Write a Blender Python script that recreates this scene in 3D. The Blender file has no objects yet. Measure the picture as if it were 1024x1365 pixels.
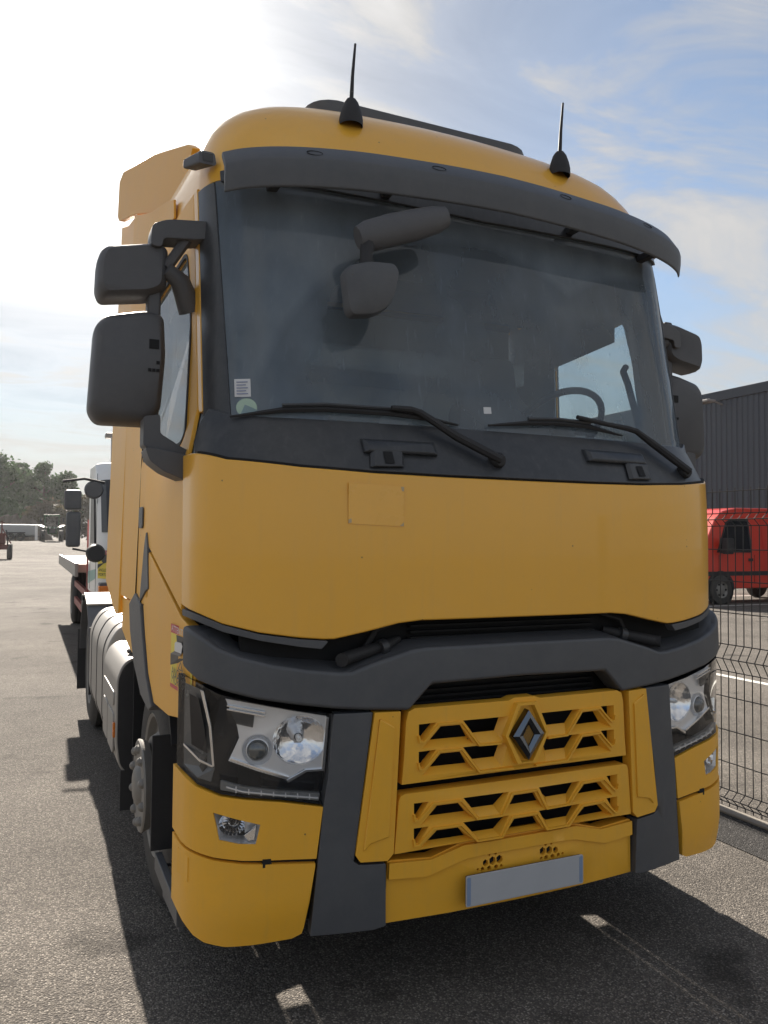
import bpy, bmesh, math, random
import numpy as np
from mathutils import Vector, Matrix
from mathutils.geometry import delaunay_2d_cdt
random.seed(7); rng = np.random.default_rng(7)
SC = bpy.context.scene
COL = SC.collection
rad = math.radians

# ------------------------------------------------------------------ camera
YAW, PITCH, ROLL = rad(24.231), rad(2.02), rad(0.453)
cy_, sy_ = math.cos(YAW), math.sin(YAW)
fw = Vector((sy_*math.cos(PITCH), cy_*math.cos(PITCH), math.sin(PITCH)))
rt = Vector((cy_, -sy_, 0)); up = rt.cross(fw)
r2 = rt*math.cos(ROLL) + up*math.sin(ROLL)
u2 = up*math.cos(ROLL) - rt*math.sin(ROLL)
CAM = Vector((-1.7249, -2.5317, 1.6937))
cam = bpy.data.cameras.new('camera'); camo = bpy.data.objects.new('camera', cam); COL.objects.link(camo)
cam.sensor_fit = 'HORIZONTAL'; cam.sensor_width = 36; cam.lens = 1056.494/1024*36
cam.clip_start = 0.05; cam.clip_end = 3000
camo.matrix_world = Matrix(((r2.x, u2.x, -fw.x, CAM.x), (r2.y, u2.y, -fw.y, CAM.y), (r2.z, u2.z, -fw.z, CAM.z), (0, 0, 0, 1)))
SC.camera = camo

# ------------------------------------------------------------------ light and sky
SUN_AZ, SUN_EL = rad(1.6), rad(28.5)          # azimuth from +y towards +x
SUN_DIR = Vector((math.sin(SUN_AZ)*math.cos(SUN_EL), math.cos(SUN_AZ)*math.cos(SUN_EL), math.sin(SUN_EL)))
SC.view_settings.view_transform = 'Standard'; SC.view_settings.look = 'None'
SC.view_settings.gamma = 1; SC.view_settings.use_curve_mapping = False
SC.view_settings.exposure = 1.7
W = bpy.data.worlds.new('World'); SC.world = W; W.use_nodes = True
nt = W.node_tree; nt.nodes.clear()
def wn(t, **k):
    n = nt.nodes.new(t)
    for a, b in k.items(): setattr(n, a, b)
    return n
def wmath(op, a, b=None, c=None):
    n = wn('ShaderNodeMath', operation=op)
    for i, v in enumerate((a, b, c)):
        if v is None: continue
        if isinstance(v, (int, float)): n.inputs[i].default_value = v
        else: nt.links.new(v, n.inputs[i])
    return n.outputs[0]
out = wn('ShaderNodeOutputWorld'); bg = wn('ShaderNodeBackground'); bg.inputs['Strength'].default_value = 0.046
sky = wn('ShaderNodeTexSky'); sky.sky_type = 'NISHITA'; sky.sun_disc = False
sky.sun_elevation = SUN_EL; sky.sun_rotation = SUN_AZ; sky.altitude = 60; sky.air_density = 1.0; sky.dust_density = 0.15; sky.ozone_density = 1.0
tc = wn('ShaderNodeTexCoord'); sep = wn('ShaderNodeSeparateXYZ'); nt.links.new(tc.outputs['Generated'], sep.inputs[0])
# thin cirrus sheet: the view direction is met with a plane high above
zc = wmath('MAXIMUM', sep.outputs[2], 0.03); zz = wmath('ADD', zc, 0.12)
px = wmath('DIVIDE', sep.outputs[0], zz); py = wmath('DIVIDE', sep.outputs[1], zz)
cmb = wn('ShaderNodeCombineXYZ'); nt.links.new(px, cmb.inputs[0]); nt.links.new(py, cmb.inputs[1])
mp = wn('ShaderNodeMapping'); nt.links.new(cmb.outputs[0], mp.inputs[0]); mp.inputs['Rotation'].default_value = (0, 0, rad(25)); mp.inputs['Scale'].default_value = (0.75, 1.5, 1)
n1 = wn('ShaderNodeTexNoise'); nt.links.new(mp.outputs[0], n1.inputs['Vector'])
n1.inputs['Scale'].default_value = 1.9; n1.inputs['Detail'].default_value = 11; n1.inputs['Roughness'].default_value = 0.60; n1.inputs['Distortion'].default_value = 0.9
n2 = wn('ShaderNodeTexNoise'); nt.links.new(cmb.outputs[0], n2.inputs['Vector'])
n2.inputs['Scale'].default_value = 0.6; n2.inputs['Detail'].default_value = 3
dens = wmath('ADD', wmath('MULTIPLY', n1.outputs[0], 0.75), wmath('MULTIPLY', n2.outputs[0], 0.45))
mr = wn('ShaderNodeMapRange'); mr.interpolation_type = 'SMOOTHSTEP'; nt.links.new(dens, mr.inputs[0])
mr.inputs[1].default_value = 0.49; mr.inputs[2].default_value = 0.72; mr.inputs[3].default_value = 0.04; mr.inputs[4].default_value = 0.95
hzn = wn('ShaderNodeMapRange'); hzn.interpolation_type = 'SMOOTHSTEP'; nt.links.new(sep.outputs[2], hzn.inputs[0])
hzn.inputs[1].default_value = -0.02; hzn.inputs[2].default_value = 0.42; hzn.inputs[3].default_value = 0.93; hzn.inputs[4].default_value = 0.0
dn2 = wn('ShaderNodeMapRange'); nt.links.new(dens, dn2.inputs[0]); dn2.inputs[1].default_value = 0.40; dn2.inputs[2].default_value = 0.80; dn2.inputs[3].default_value = 0.68; dn2.inputs[4].default_value = 1.30
cov0 = wmath('MINIMUM', wmath('SUBTRACT', 1.0, wmath('MULTIPLY', wmath('SUBTRACT', 1.0, mr.outputs[0]), wmath('SUBTRACT', 1.0, hzn.outputs[0]))), 1.0)
# clouds scatter sunlight forward: they are brighter round the sun
dt = wn('ShaderNodeVectorMath', operation='DOT_PRODUCT'); nt.links.new(tc.outputs['Generated'], dt.inputs[0]); dt.inputs[1].default_value = SUN_DIR
cosg = wmath('MAXIMUM', dt.outputs['Value'], 0.0)
cover = wmath('MAXIMUM', cov0, wmath('MULTIPLY', wmath('POWER', cosg, 6.0), 0.97))
glow = wmath('ADD', wmath('MULTIPLY', wmath('POWER', cosg, 60.0), 12.0), wmath('MULTIPLY', wmath('POWER', cosg, 8.0), 0.3))
clb = wmath('MULTIPLY', wmath('ADD', glow, 3.9), dn2.outputs[0])
cl = wn('ShaderNodeVectorMath', operation='SCALE'); cl.inputs[0].default_value = (1.0, 0.98, 0.95); nt.links.new(clb, cl.inputs['Scale'])
mix = wn('ShaderNodeMix', data_type='RGBA'); nt.links.new(cover, mix.inputs['Factor'])
nt.links.new(sky.outputs[0], mix.inputs['A']); nt.links.new(cl.outputs[0], mix.inputs['B'])
nt.links.new(mix.outputs['Result'], bg.inputs['Color']); nt.links.new(bg.outputs[0], out.inputs[0])
sl = bpy.data.lights.new('sun', 'SUN'); so = bpy.data.objects.new('sun', sl); COL.objects.link(so)
sl.energy = 4.2; sl.angle = rad(0.55); sl.color = (1.0, 0.91, 0.80)
so.rotation_euler = SUN_DIR.to_track_quat('Z', 'Y').to_euler(); so.location = (0, 30, 20)

# ------------------------------------------------------------------ materials
def new_mat(name):
    m = bpy.data.materials.new(name); m.use_nodes = True
    t = m.node_tree; t.nodes.clear()
    o = t.nodes.new('ShaderNodeOutputMaterial'); b = t.nodes.new('ShaderNodeBsdfPrincipled'); t.links.new(b.outputs[0], o.inputs[0])
    return m, t, b, o
def mat(name, col, rough=0.5, metal=0.0, var=0.12, vscale=6.0, bump=0.0, bscale=120.0, coat=0.0, rvar=0.1, dust_veil=0.0, spec=0.5, dust_veil_col=(0.32, 0.29, 0.25), specks=0.0):
    m, t, b, o = new_mat(name)
    tcn = t.nodes.new('ShaderNodeTexCoord')
    nz = t.nodes.new('ShaderNodeTexNoise'); nz.inputs['Scale'].default_value = vscale; nz.inputs['Detail'].default_value = 8; nz.inputs['Roughness'].default_value = 0.65
    t.links.new(tcn.outputs['Object'], nz.inputs['Vector'])
    mx = t.nodes.new('ShaderNodeMix'); mx.data_type = 'RGBA'
    mx.inputs['A'].default_value = (*[c*(1-var) for c in col], 1); mx.inputs['B'].default_value = (*[min(1, c*(1+var)) for c in col], 1)
    t.links.new(nz.outputs[0], mx.inputs['Factor'])
    src = mx.outputs['Result']
    if dust_veil > 0:
        n3 = t.nodes.new('ShaderNodeTexNoise'); n3.inputs['Scale'].default_value = vscale*2.3; n3.inputs['Detail'].default_value = 10; n3.inputs['Roughness'].default_value = 0.75
        t.links.new(tcn.outputs['Object'], n3.inputs['Vector'])
        rp = t.nodes.new('ShaderNodeMapRange'); t.links.new(n3.outputs[0], rp.inputs[0])
        rp.inputs[1].default_value = 0.4; rp.inputs[2].default_value = 0.75; rp.inputs[3].default_value = dust_veil*0.25; rp.inputs[4].default_value = dust_veil
        m2 = t.nodes.new('ShaderNodeMix'); m2.data_type = 'RGBA'; t.links.new(rp.outputs[0], m2.inputs['Factor'])
        t.links.new(src, m2.inputs['A']); m2.inputs['B'].default_value = (*dust_veil_col, 1); src = m2.outputs['Result']
    if specks > 0:        # insect marks, stone chips and faint run-off streaks
        vv = t.nodes.new('ShaderNodeTexVoronoi'); vv.inputs['Scale'].default_value = 26; t.links.new(tcn.outputs['Object'], vv.inputs['Vector'])
        sc_ = t.nodes.new('ShaderNodeSeparateColor'); t.links.new(vv.outputs['Color'], sc_.inputs[0])
        r_ = t.nodes.new('ShaderNodeMapRange'); t.links.new(sc_.outputs[0], r_.inputs[0]); r_.inputs[1].default_value = 0.80; r_.inputs[2].default_value = 1.0; r_.inputs[3].default_value = 0.0; r_.inputs[4].default_value = 0.10
        lt = t.nodes.new('ShaderNodeMath'); lt.operation = 'LESS_THAN'; t.links.new(vv.outputs['Distance'], lt.inputs[0]); t.links.new(r_.outputs[0], lt.inputs[1])
        mm_ = t.nodes.new('ShaderNodeMath'); mm_.operation = 'MULTIPLY'; t.links.new(lt.outputs[0], mm_.inputs[0]); mm_.inputs[1].default_value = specks
        ms_ = t.nodes.new('ShaderNodeMix'); ms_.data_type = 'RGBA'; t.links.new(mm_.outputs[0], ms_.inputs['Factor']); t.links.new(src, ms_.inputs['A']); ms_.inputs['B'].default_value = (0.09, 0.06, 0.03, 1)
        st_ = t.nodes.new('ShaderNodeTexNoise'); st_.inputs['Scale'].default_value = 38; st_.inputs['Detail'].default_value = 5
        mp_ = t.nodes.new('ShaderNodeMapping'); mp_.inputs['Scale'].default_value = (1, 1, 0.05); t.links.new(tcn.outputs['Object'], mp_.inputs[0]); t.links.new(mp_.outputs[0], st_.inputs['Vector'])
        r2_ = t.nodes.new('ShaderNodeMapRange'); t.links.new(st_.outputs[0], r2_.inputs[0]); r2_.inputs[1].default_value = 0.55; r2_.inputs[2].default_value = 0.8; r2_.inputs[3].default_value = 0; r2_.inputs[4].default_value = 0.16*specks
        m4_ = t.nodes.new('ShaderNodeMix'); m4_.data_type = 'RGBA'; t.links.new(r2_.outputs[0], m4_.inputs['Factor']); t.links.new(ms_.outputs['Result'], m4_.inputs['A']); m4_.inputs['B'].default_value = (*dust_veil_col, 1); src = m4_.outputs['Result']
    t.links.new(src, b.inputs['Base Color'])
    rr = t.nodes.new('ShaderNodeMapRange'); t.links.new(nz.outputs[0], rr.inputs[0]); rr.inputs[3].default_value = max(0.02, rough-rvar); rr.inputs[4].default_value = min(1, rough+rvar)
    t.links.new(rr.outputs[0], b.inputs['Roughness'])
    b.inputs['Metallic'].default_value = metal; b.inputs['Specular IOR Level'].default_value = spec
    b.inputs['Coat Weight'].default_value = coat; b.inputs['Coat Roughness'].default_value = 0.05
    if bump > 0:
        n4 = t.nodes.new('ShaderNodeTexNoise'); n4.inputs['Scale'].default_value = bscale; n4.inputs['Detail'].default_value = 3
        t.links.new(tcn.outputs['Object'], n4.inputs['Vector'])
        bp = t.nodes.new('ShaderNodeBump'); bp.inputs['Strength'].default_value = bump; bp.inputs['Distance'].default_value = 0.01
        t.links.new(n4.outputs[0], bp.inputs['Height']); t.links.new(bp.outputs[0], b.inputs['Normal'])
    return m
def glass_mat(name, ri=1.5, tint=(0.8, 0.86, 0.86), dust_veil=0.1, rough=0.02, dust_veil_col=(0.55, 0.56, 0.56), streak=True, arcs=False):
    m, t, b, o = new_mat(name); t.nodes.remove(b)
    tr = t.nodes.new('ShaderNodeBsdfTransparent'); tr.inputs[0].default_value = (*tint, 1)
    gl = t.nodes.new('ShaderNodeBsdfGlossy'); gl.inputs['Roughness'].default_value = rough
    fr = t.nodes.new('ShaderNodeFresnel'); geo = t.nodes.new('ShaderNodeNewGeometry')
    ior = t.nodes.new('ShaderNodeMapRange'); t.links.new(geo.outputs['Backfacing'], ior.inputs[0]); ior.inputs[3].default_value = ri; ior.inputs[4].default_value = 1/ri; t.links.new(ior.outputs[0], fr.inputs[0])
    ms = t.nodes.new('ShaderNodeMixShader'); t.links.new(fr.outputs[0], ms.inputs[0]); t.links.new(tr.outputs[0], ms.inputs[1]); t.links.new(gl.outputs[0], ms.inputs[2])
    res = ms.outputs[0]
    if dust_veil > 0:
        df = t.nodes.new('ShaderNodeBsdfDiffuse'); df.inputs[0].default_value = (*dust_veil_col, 1)
        tl = t.nodes.new('ShaderNodeBsdfTranslucent'); tl.inputs[0].default_value = (*dust_veil_col, 1)
        dm = t.nodes.new('ShaderNodeMixShader'); dm.inputs[0].default_value = 0.5; t.links.new(df.outputs[0], dm.inputs[1]); t.links.new(tl.outputs[0], dm.inputs[2])
        tcn = t.nodes.new('ShaderNodeTexCoord')
        nz = t.nodes.new('ShaderNodeTexNoise'); nz.inputs['Scale'].default_value = 3.0; nz.inputs['Detail'].default_value = 6
        mpn = t.nodes.new('ShaderNodeMapping'); mpn.inputs['Scale'].default_value = (1, 1, 0.6)
        t.links.new(tcn.outputs['Object'], mpn.inputs[0]); t.links.new(mpn.outputs[0], nz.inputs['Vector'])
        rp = t.nodes.new('ShaderNodeMapRange'); t.links.new(nz.outputs[0], rp.inputs[0]); rp.inputs[1].default_value = 0.3; rp.inputs[2].default_value = 0.8
        rp.inputs[3].default_value = dust_veil*0.6; rp.inputs[4].default_value = dust_veil*1.5
        fac = rp.outputs[0]
        if arcs:        # film left outside the two swept sectors
            sp = t.nodes.new('ShaderNodeSeparateXYZ'); t.links.new(tcn.outputs['Object'], sp.inputs[0])
            cb2 = t.nodes.new('ShaderNodeCombineXYZ'); t.links.new(sp.outputs[0], cb2.inputs[0]); t.links.new(sp.outputs[2], cb2.inputs[2]); best = None
            for pvx in (-.095, .915):
                dn = t.nodes.new('ShaderNodeVectorMath'); dn.operation = 'DISTANCE'; t.links.new(cb2.outputs[0], dn.inputs[0]); dn.inputs[1].default_value = (pvx, 0, 2.0)
                rm = t.nodes.new('ShaderNodeMapRange'); t.links.new(dn.outputs['Value'], rm.inputs[0]); rm.inputs[1].default_value = 0.90; rm.inputs[2].default_value = 0.94; rm.inputs[3].default_value = 0.88; rm.inputs[4].default_value = 1.22
                if best is None: best = rm.outputs[0]
                else:
                    mn = t.nodes.new('ShaderNodeMath'); mn.operation = 'MINIMUM'; t.links.new(best, mn.inputs[0]); t.links.new(rm.outputs[0], mn.inputs[1]); best = mn.outputs[0]
            mu_ = t.nodes.new('ShaderNodeMath'); mu_.operation = 'MULTIPLY'; t.links.new(fac, mu_.inputs[0]); t.links.new(best, mu_.inputs[1]); fac = mu_.outputs[0]
        if streak:      # dried drips and specks
            vo = t.nodes.new('ShaderNodeTexNoise'); vo.inputs['Scale'].default_value = 55; vo.inputs['Detail'].default_value = 4
            mp2 = t.nodes.new('ShaderNodeMapping'); mp2.inputs['Scale'].default_value = (1, 1, 0.07)
            t.links.new(tcn.outputs['Object'], mp2.inputs[0]); t.links.new(mp2.outputs[0], vo.inputs['Vector'])
            r5 = t.nodes.new('ShaderNodeMapRange'); t.links.new(vo.outputs[0], r5.inputs[0]); r5.inputs[1].default_value = 0.62; r5.inputs[2].default_value = 0.8
            r5.inputs[3].default_value = 0; r5.inputs[4].default_value = 0.10
            ad = t.nodes.new('ShaderNodeMath'); ad.operation = 'ADD'; t.links.new(fac, ad.inputs[0]); t.links.new(r5.outputs[0], ad.inputs[1]); fac = ad.outputs[0]
        m3 = t.nodes.new('ShaderNodeMixShader'); t.links.new(fac, m3.inputs[0]); t.links.new(res, m3.inputs[1]); t.links.new(dm.outputs[0], m3.inputs[2]); res = m3.outputs[0]
    t.links.new(res, o.inputs[0]); return m

M = {}
M['paint'] = mat('yellow_paint', (0.85, 0.435, 0.040), 0.34, 0, 0.05, 3, coat=0.35, rvar=0.06, dust_veil=0.12, dust_veil_col=(0.55, 0.36, 0.15), specks=0.7)
M['paint_side'] = mat('yellow_side_paint', (0.82, 0.41, 0.036), 0.42, 0, 0.05, 3, coat=0.0, rvar=0.05, spec=0.3, dust_veil=0.12, dust_veil_col=(0.55, 0.36, 0.15), specks=0.7)
M['paint_matt'] = mat('yellow_plastic', (0.85, 0.425, 0.026), 0.5, 0, 0.06, 5, bump=0.03, bscale=300, coat=0.1, dust_veil=0.14, dust_veil_col=(0.42, 0.30, 0.13), specks=0.8)
M['patch'] = mat('yellow_patch', (0.85, 0.43, 0.036), 0.28, 0, 0.07, 9, coat=0.8, dust_veil=0.05, dust_veil_col=(0.48, 0.38, 0.2))
M['plastic'] = mat('dark_grey_plastic', (0.070, 0.074, 0.082), 0.52, 0, 0.2, 5, bump=0.10, bscale=500, dust_veil=0.3, dust_veil_col=(0.15, 0.145, 0.14), specks=0.35)
M['plastic_mirror'] = mat('grey_mirror_plastic', (0.075, 0.075, 0.08), 0.55, 0, 0.1, 8, bump=0.05, bscale=420, dust_veil=0.12, dust_veil_col=(0.2, 0.19, 0.18))
M['cowl'] = mat('black_cowl', (0.026, 0.029, 0.034), 0.38, 0, 0.2, 7, bump=0.02, bscale=300, dust_veil=0.2, dust_veil_col=(0.17, 0.165, 0.16), specks=0.9)
M['black'] = mat('black_rubber', (0.018, 0.018, 0.02), 0.7, 0, 0.2, 8, bump=0.05, dust_veil=0.12, dust_veil_col=(0.10, 0.09, 0.08))
M['black_gloss'] = mat('black_gloss', (0.012, 0.013, 0.016), 0.12, 0, 0.1, 8, rvar=0.04)
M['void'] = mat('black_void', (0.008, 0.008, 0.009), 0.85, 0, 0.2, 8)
M['tyre'] = mat('tyre_rubber', (0.03, 0.029, 0.028), 0.8, 0, 0.2, 12, bump=0.15, bscale=90, dust_veil=0.35, dust_veil_col=(0.14, 0.125, 0.11))
M['steel'] = mat('dusty_steel', (0.22, 0.21, 0.195), 0.6, 0.3, 0.2, 18, bump=0.1, bscale=120, dust_veil=0.35, dust_veil_col=(0.2, 0.17, 0.13))
M['chrome'] = mat('chrome', (0.82, 0.83, 0.85), 0.12, 1.0, 0.03, 4, rvar=0.04)
M['satin'] = mat('satin_chrome', (0.55, 0.56, 0.57), 0.24, 1.0, 0.05, 4, rvar=0.05)
M['emblem'] = mat('emblem_metal', (0.15, 0.155, 0.165), 0.2, 1.0, 0.08, 30, rvar=0.05)
M['alu'] = mat('cast_aluminium', (0.31, 0.295, 0.275), 0.5, 0.35, 0.1, 9, bump=0.05, dust_veil=0.35, dust_veil_col=(0.30, 0.27, 0.23))
M['white'] = mat('white_paint', (0.74, 0.74, 0.73), 0.35, 0, 0.04, 4, coat=0.3, dust_veil=0.2, dust_veil_col=(0.5, 0.45, 0.4))
M['plate'] = mat('plate_white', (0.42, 0.43, 0.45), 0.4, 0, 0.08, 9)
M['blue'] = mat('plate_blue', (0.22, 0.29, 0.42), 0.4, 0, 0.05, 9)
M['red'] = mat('red_paint', (0.60, 0.038, 0.018), 0.32, 0, 0.08, 3, coat=0.5, dust_veil=0.08, dust_veil_col=(0.4, 0.15, 0.1))
M['red_dark'] = mat('red_frame', (0.26, 0.03, 0.025), 0.55, 0, 0.2, 6, dust_veil=0.25)
M['rust'] = mat('rusty_red', (0.13, 0.035, 0.028), 0.7, 0, 0.3, 4, dust_veil=0.3, dust_veil_col=(0.12, 0.09, 0.07))
M['green'] = mat('green_paint', (0.018, 0.070, 0.022), 0.5, 0, 0.15, 3, dust_veil=0.05)
M['yellow_sign'] = mat('sticker_yellow', (0.80, 0.62, 0.05), 0.4, 0, 0.05, 20)
M['red_sign'] = mat('sticker_red', (0.55, 0.05, 0.06), 0.4, 0, 0.05, 20)
M['white_sign'] = mat('sticker_white', (0.62, 0.62, 0.62), 0.4, 0, 0.06, 20)
M['green_sign'] = mat('sticker_green', (0.38, 0.50, 0.40), 0.5, 0, 0.06, 20)
M['teal'] = mat('teal_stripe', (0.10, 0.30, 0.27), 0.4, 0, 0.1, 5)
M['glue'] = mat('dried_glue', (0.50, 0.38, 0.22), 0.7, 0, 0.2, 60)
M['black_sign'] = mat('sticker_black', (0.02, 0.02, 0.025), 0.4, 0, 0.06, 20)
M['orange'] = mat('orange_lens', (0.62, 0.17, 0.02), 0.25, 0, 0.08, 20)
M['clad'] = mat('anthracite_cladding', (0.046, 0.056, 0.074), 0.42, 0, 0.08, 0.8, dust_veil=0.08, dust_veil_col=(0.12, 0.12, 0.12))
M['clad_dark'] = mat('anthracite_fascia', (0.034, 0.041, 0.054), 0.45, 0, 0.08, 1)
M['wire'] = mat('fence_wire', (0.022, 0.024, 0.026), 0.5, 0.2, 0.15, 20)
M['concrete'] = mat('concrete', (0.25, 0.225, 0.19), 0.9, 0, 0.2, 14, bump=0.3, bscale=80)
M['line'] = mat('road_paint', (0.62, 0.60, 0.55), 0.8, 0, 0.15, 25, bump=0.2, bscale=150)
M['fabric'] = mat('seat_fabric', (0.075, 0.082, 0.10), 0.9, 0, 0.2, 14, bump=0.1)
M['trim'] = mat('cab_trim', (0.29, 0.33, 0.37), 0.8, 0, 0.1, 6)
M['trim_dark'] = mat('cab_trim_dark', (0.055, 0.058, 0.065), 0.65, 0, 0.1, 6)
M['bark'] = mat('bark', (0.10, 0.08, 0.06), 0.95, 0, 0.3, 3, bump=0.4, bscale=20)
M['wood'] = mat('deck_boards', (0.33, 0.27, 0.22), 0.85, 0, 0.25, 4)
M['grey_tank'] = mat('grey_tank', (0.36, 0.37, 0.38), 0.5, 0.1, 0.1, 2, dust_veil=0.3)
M['earth'] = mat('earth', (0.12, 0.10, 0.08), 0.95, 0, 0.35, 1.2, bump=0.5, bscale=9)
M['windscreen'] = glass_mat('windscreen_glass', 1.55, (0.74, 0.82, 0.84), dust_veil=0.40, dust_veil_col=(0.48, 0.57, 0.66), arcs=True)  # dusty film thickened and tinted blue to paint in a veil of glare
M['glass'] = glass_mat('side_glass', 1.5, (0.82, 0.88, 0.86), dust_veil=0.14, dust_veil_col=(0.62, 0.66, 0.62))  # pale greenish tint of the dusty film paints in sky shining through
M['reflector_grey'] = mat('reflector_grey', (0.78, 0.79, 0.81), 0.24, 0.45, 0.05, 6)
M['reflector'] = mat('facetted_reflector', (0.85, 0.86, 0.88), 0.10, 1.0, 0.03, 4, bump=0.35, bscale=22, rvar=0.04)
M['strip'] = mat('side_light_strip', (0.13, 0.135, 0.14), 0.25, 0.5, 0.1, 20)
M['drl'] = mat('running_light_plastic', (0.16, 0.165, 0.165), 0.3, 0.2, 0.1, 30)
M['lens'] = glass_mat('clear_lens', 1.45, (0.97, 0.97, 0.97), dust_veil=0.03, streak=False)
M['smoke'] = glass_mat('smoked_lens', 1.5, (0.45, 0.46, 0.47), dust_veil=0.07, streak=False, dust_veil_col=(0.35, 0.36, 0.37))
def projector_mat():
    m, t, b, o = new_mat('projector_lens')
    b.inputs['Base Color'].default_value = (0.05, 0.06, 0.065, 1); b.inputs['Roughness'].default_value = 0.05; b.inputs['Coat Weight'].default_value = 1; b.inputs['IOR'].default_value = 1.8
    return m
M['projector'] = projector_mat()
def leaf_mat(name, col):
    m, t, b, o = new_mat(name)
    tcn = t.nodes.new('ShaderNodeTexCoord'); nz = t.nodes.new('ShaderNodeTexNoise'); nz.inputs['Scale'].default_value = 0.55; nz.inputs['Detail'].default_value = 3
    t.links.new(tcn.outputs['Object'], nz.inputs['Vector'])
    mx = t.nodes.new('ShaderNodeMix'); mx.data_type = 'RGBA'; t.links.new(nz.outputs[0], mx.inputs['Factor'])
    mx.inputs['A'].default_value = (*[c*0.55 for c in col], 1); mx.inputs['B'].default_value = (*[c*1.5 for c in col], 1)
    t.links.new(mx.outputs['Result'], b.inputs['Base Color']); b.inputs['Roughness'].default_value = 0.7
    tl = t.nodes.new('ShaderNodeBsdfTranslucent'); t.links.new(mx.outputs['Result'], tl.inputs[0])
    ms = t.nodes.new('ShaderNodeMixShader'); ms.inputs[0].default_value = 0.3; t.links.new(b.outputs[0], ms.inputs[1]); t.links.new(tl.outputs[0], ms.inputs[2]); t.links.new(ms.outputs[0], o.inputs[0])
    return m
M['leaf'] = leaf_mat('leaf_green', (0.050, 0.090, 0.035))
M['leaf2'] = leaf_mat('leaf_olive', (0.10, 0.085, 0.05))
def asphalt_mat(name, base=(0.172, 0.155, 0.135), light=(0.37, 0.335, 0.29), dark=(0.085, 0.078, 0.071)):
    m, t, b, o = new_mat(name)
    tcn = t.nodes.new('ShaderNodeTexCoord')
    def noise(scale, detail=4, rough=0.6):
        n = t.nodes.new('ShaderNodeTexNoise'); n.inputs['Scale'].default_value = scale; n.inputs['Detail'].default_value = detail; n.inputs['Roughness'].default_value = rough
        t.links.new(tcn.outputs['Object'], n.inputs['Vector']); return n.outputs[0]
    vo = t.nodes.new('ShaderNodeTexVoronoi'); vo.inputs['Scale'].default_value = 132; vo.inputs['Randomness'].default_value = 1; t.links.new(tcn.outputs['Object'], vo.inputs['Vector'])
    v2 = t.nodes.new('ShaderNodeTexVoronoi'); v2.inputs['Scale'].default_value = 210; t.links.new(tcn.outputs['Object'], v2.inputs['Vector'])
    sepc = t.nodes.new('ShaderNodeSeparateColor'); t.links.new(vo.outputs['Color'], sepc.inputs[0])
    # stone tone per cell
    cr = t.nodes.new('ShaderNodeValToRGB'); t.links.new(sepc.outputs[0], cr.inputs[0])
    e = cr.color_ramp.elements; e[0].position = 0.0; e[0].color = (*[c*0.6 for c in base], 1); e[1].position = 1.0; e[1].color = (*light, 1)
    k = cr.color_ramp.elements.new(0.62); k.color = (*base, 1); k2 = cr.color_ramp.elements.new(0.9); k2.color = (*[c*1.6 for c in base], 1)
    # bitumen between the stones
    rp = t.nodes.new('ShaderNodeMapRange'); t.links.new(vo.outputs['Distance'], rp.inputs[0]); rp.inputs[1].default_value = 0.35; rp.inputs[2].default_value = 0.75
    mx = t.nodes.new('ShaderNodeMix'); mx.data_type = 'RGBA'; t.links.new(rp.outputs[0], mx.inputs['Factor']); t.links.new(cr.outputs[0], mx.inputs['A']); mx.inputs['B'].default_value = (*dark, 1)
    big = noise(0.35, 6, 0.6); bm = t.nodes.new('ShaderNodeMapRange'); t.links.new(big, bm.inputs[0]); bm.inputs[1].default_value = 0.3; bm.inputs[2].default_value = 0.7; bm.inputs[3].default_value = 0.70; bm.inputs[4].default_value = 1.25
    sm = noise(2.6, 5, 0.7); b2 = t.nodes.new('ShaderNodeMapRange'); t.links.new(sm, b2.inputs[0]); b2.inputs[1].default_value = 0.3; b2.inputs[2].default_value = 0.7; b2.inputs[3].default_value = 0.88; b2.inputs[4].default_value = 1.12
    mu = t.nodes.new('ShaderNodeMath'); mu.operation = 'MULTIPLY'; t.links.new(bm.outputs[0], mu.inputs[0]); t.links.new(b2.outputs[0], mu.inputs[1])
    scv = t.nodes.new('ShaderNodeVectorMath'); scv.operation = 'SCALE'; t.links.new(mx.outputs['Result'], scv.inputs[0]); t.links.new(mu.outputs[0], scv.inputs['Scale'])
    # oil drips
    on = noise(1.7, 3, 0.5); om = t.nodes.new('ShaderNodeMapRange'); t.links.new(on, om.inputs[0]); om.inputs[1].default_value = 0.61; om.inputs[2].default_value = 0.70; om.inputs[3].default_value = 0; om.inputs[4].default_value = 0.55
    ox = t.nodes.new('ShaderNodeMix'); ox.data_type = 'RGBA'; t.links.new(om.outputs[0], ox.inputs['Factor']); t.links.new(scv.outputs[0], ox.inputs['A']); ox.inputs['B'].default_value = (0.02, 0.019, 0.018, 1)
    t.links.new(ox.outputs['Result'], b.inputs['Base Color']); b.inputs['Roughness'].default_value = 0.95; b.inputs['Specular IOR Level'].default_value = 0.12
    hs = t.nodes.new('ShaderNodeMath'); hs.operation = 'MULTIPLY'; t.links.new(vo.outputs['Distance'], hs.inputs[0]); hs.inputs[1].default_value = -1
    h2 = t.nodes.new('ShaderNodeMath'); h2.operation = 'MULTIPLY_ADD'; t.links.new(v2.outputs['Distance'], h2.inputs[0]); h2.inputs[1].default_value = -0.3; t.links.new(hs.outputs[0], h2.inputs[2])
    bp = t.nodes.new('ShaderNodeBump'); bp.inputs['Strength'].default_value = 0.7; bp.inputs['Distance'].default_value = 0.007; t.links.new(h2.outputs[0], bp.inputs['Height']); t.links.new(bp.outputs[0], b.inputs['Normal'])
    return m
M['asphalt'] = asphalt_mat('asphalt')
M['asphalt_dark'] = asphalt_mat('asphalt_patch', (0.07, 0.067, 0.064), (0.2, 0.19, 0.18), (0.03, 0.03, 0.03))

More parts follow.
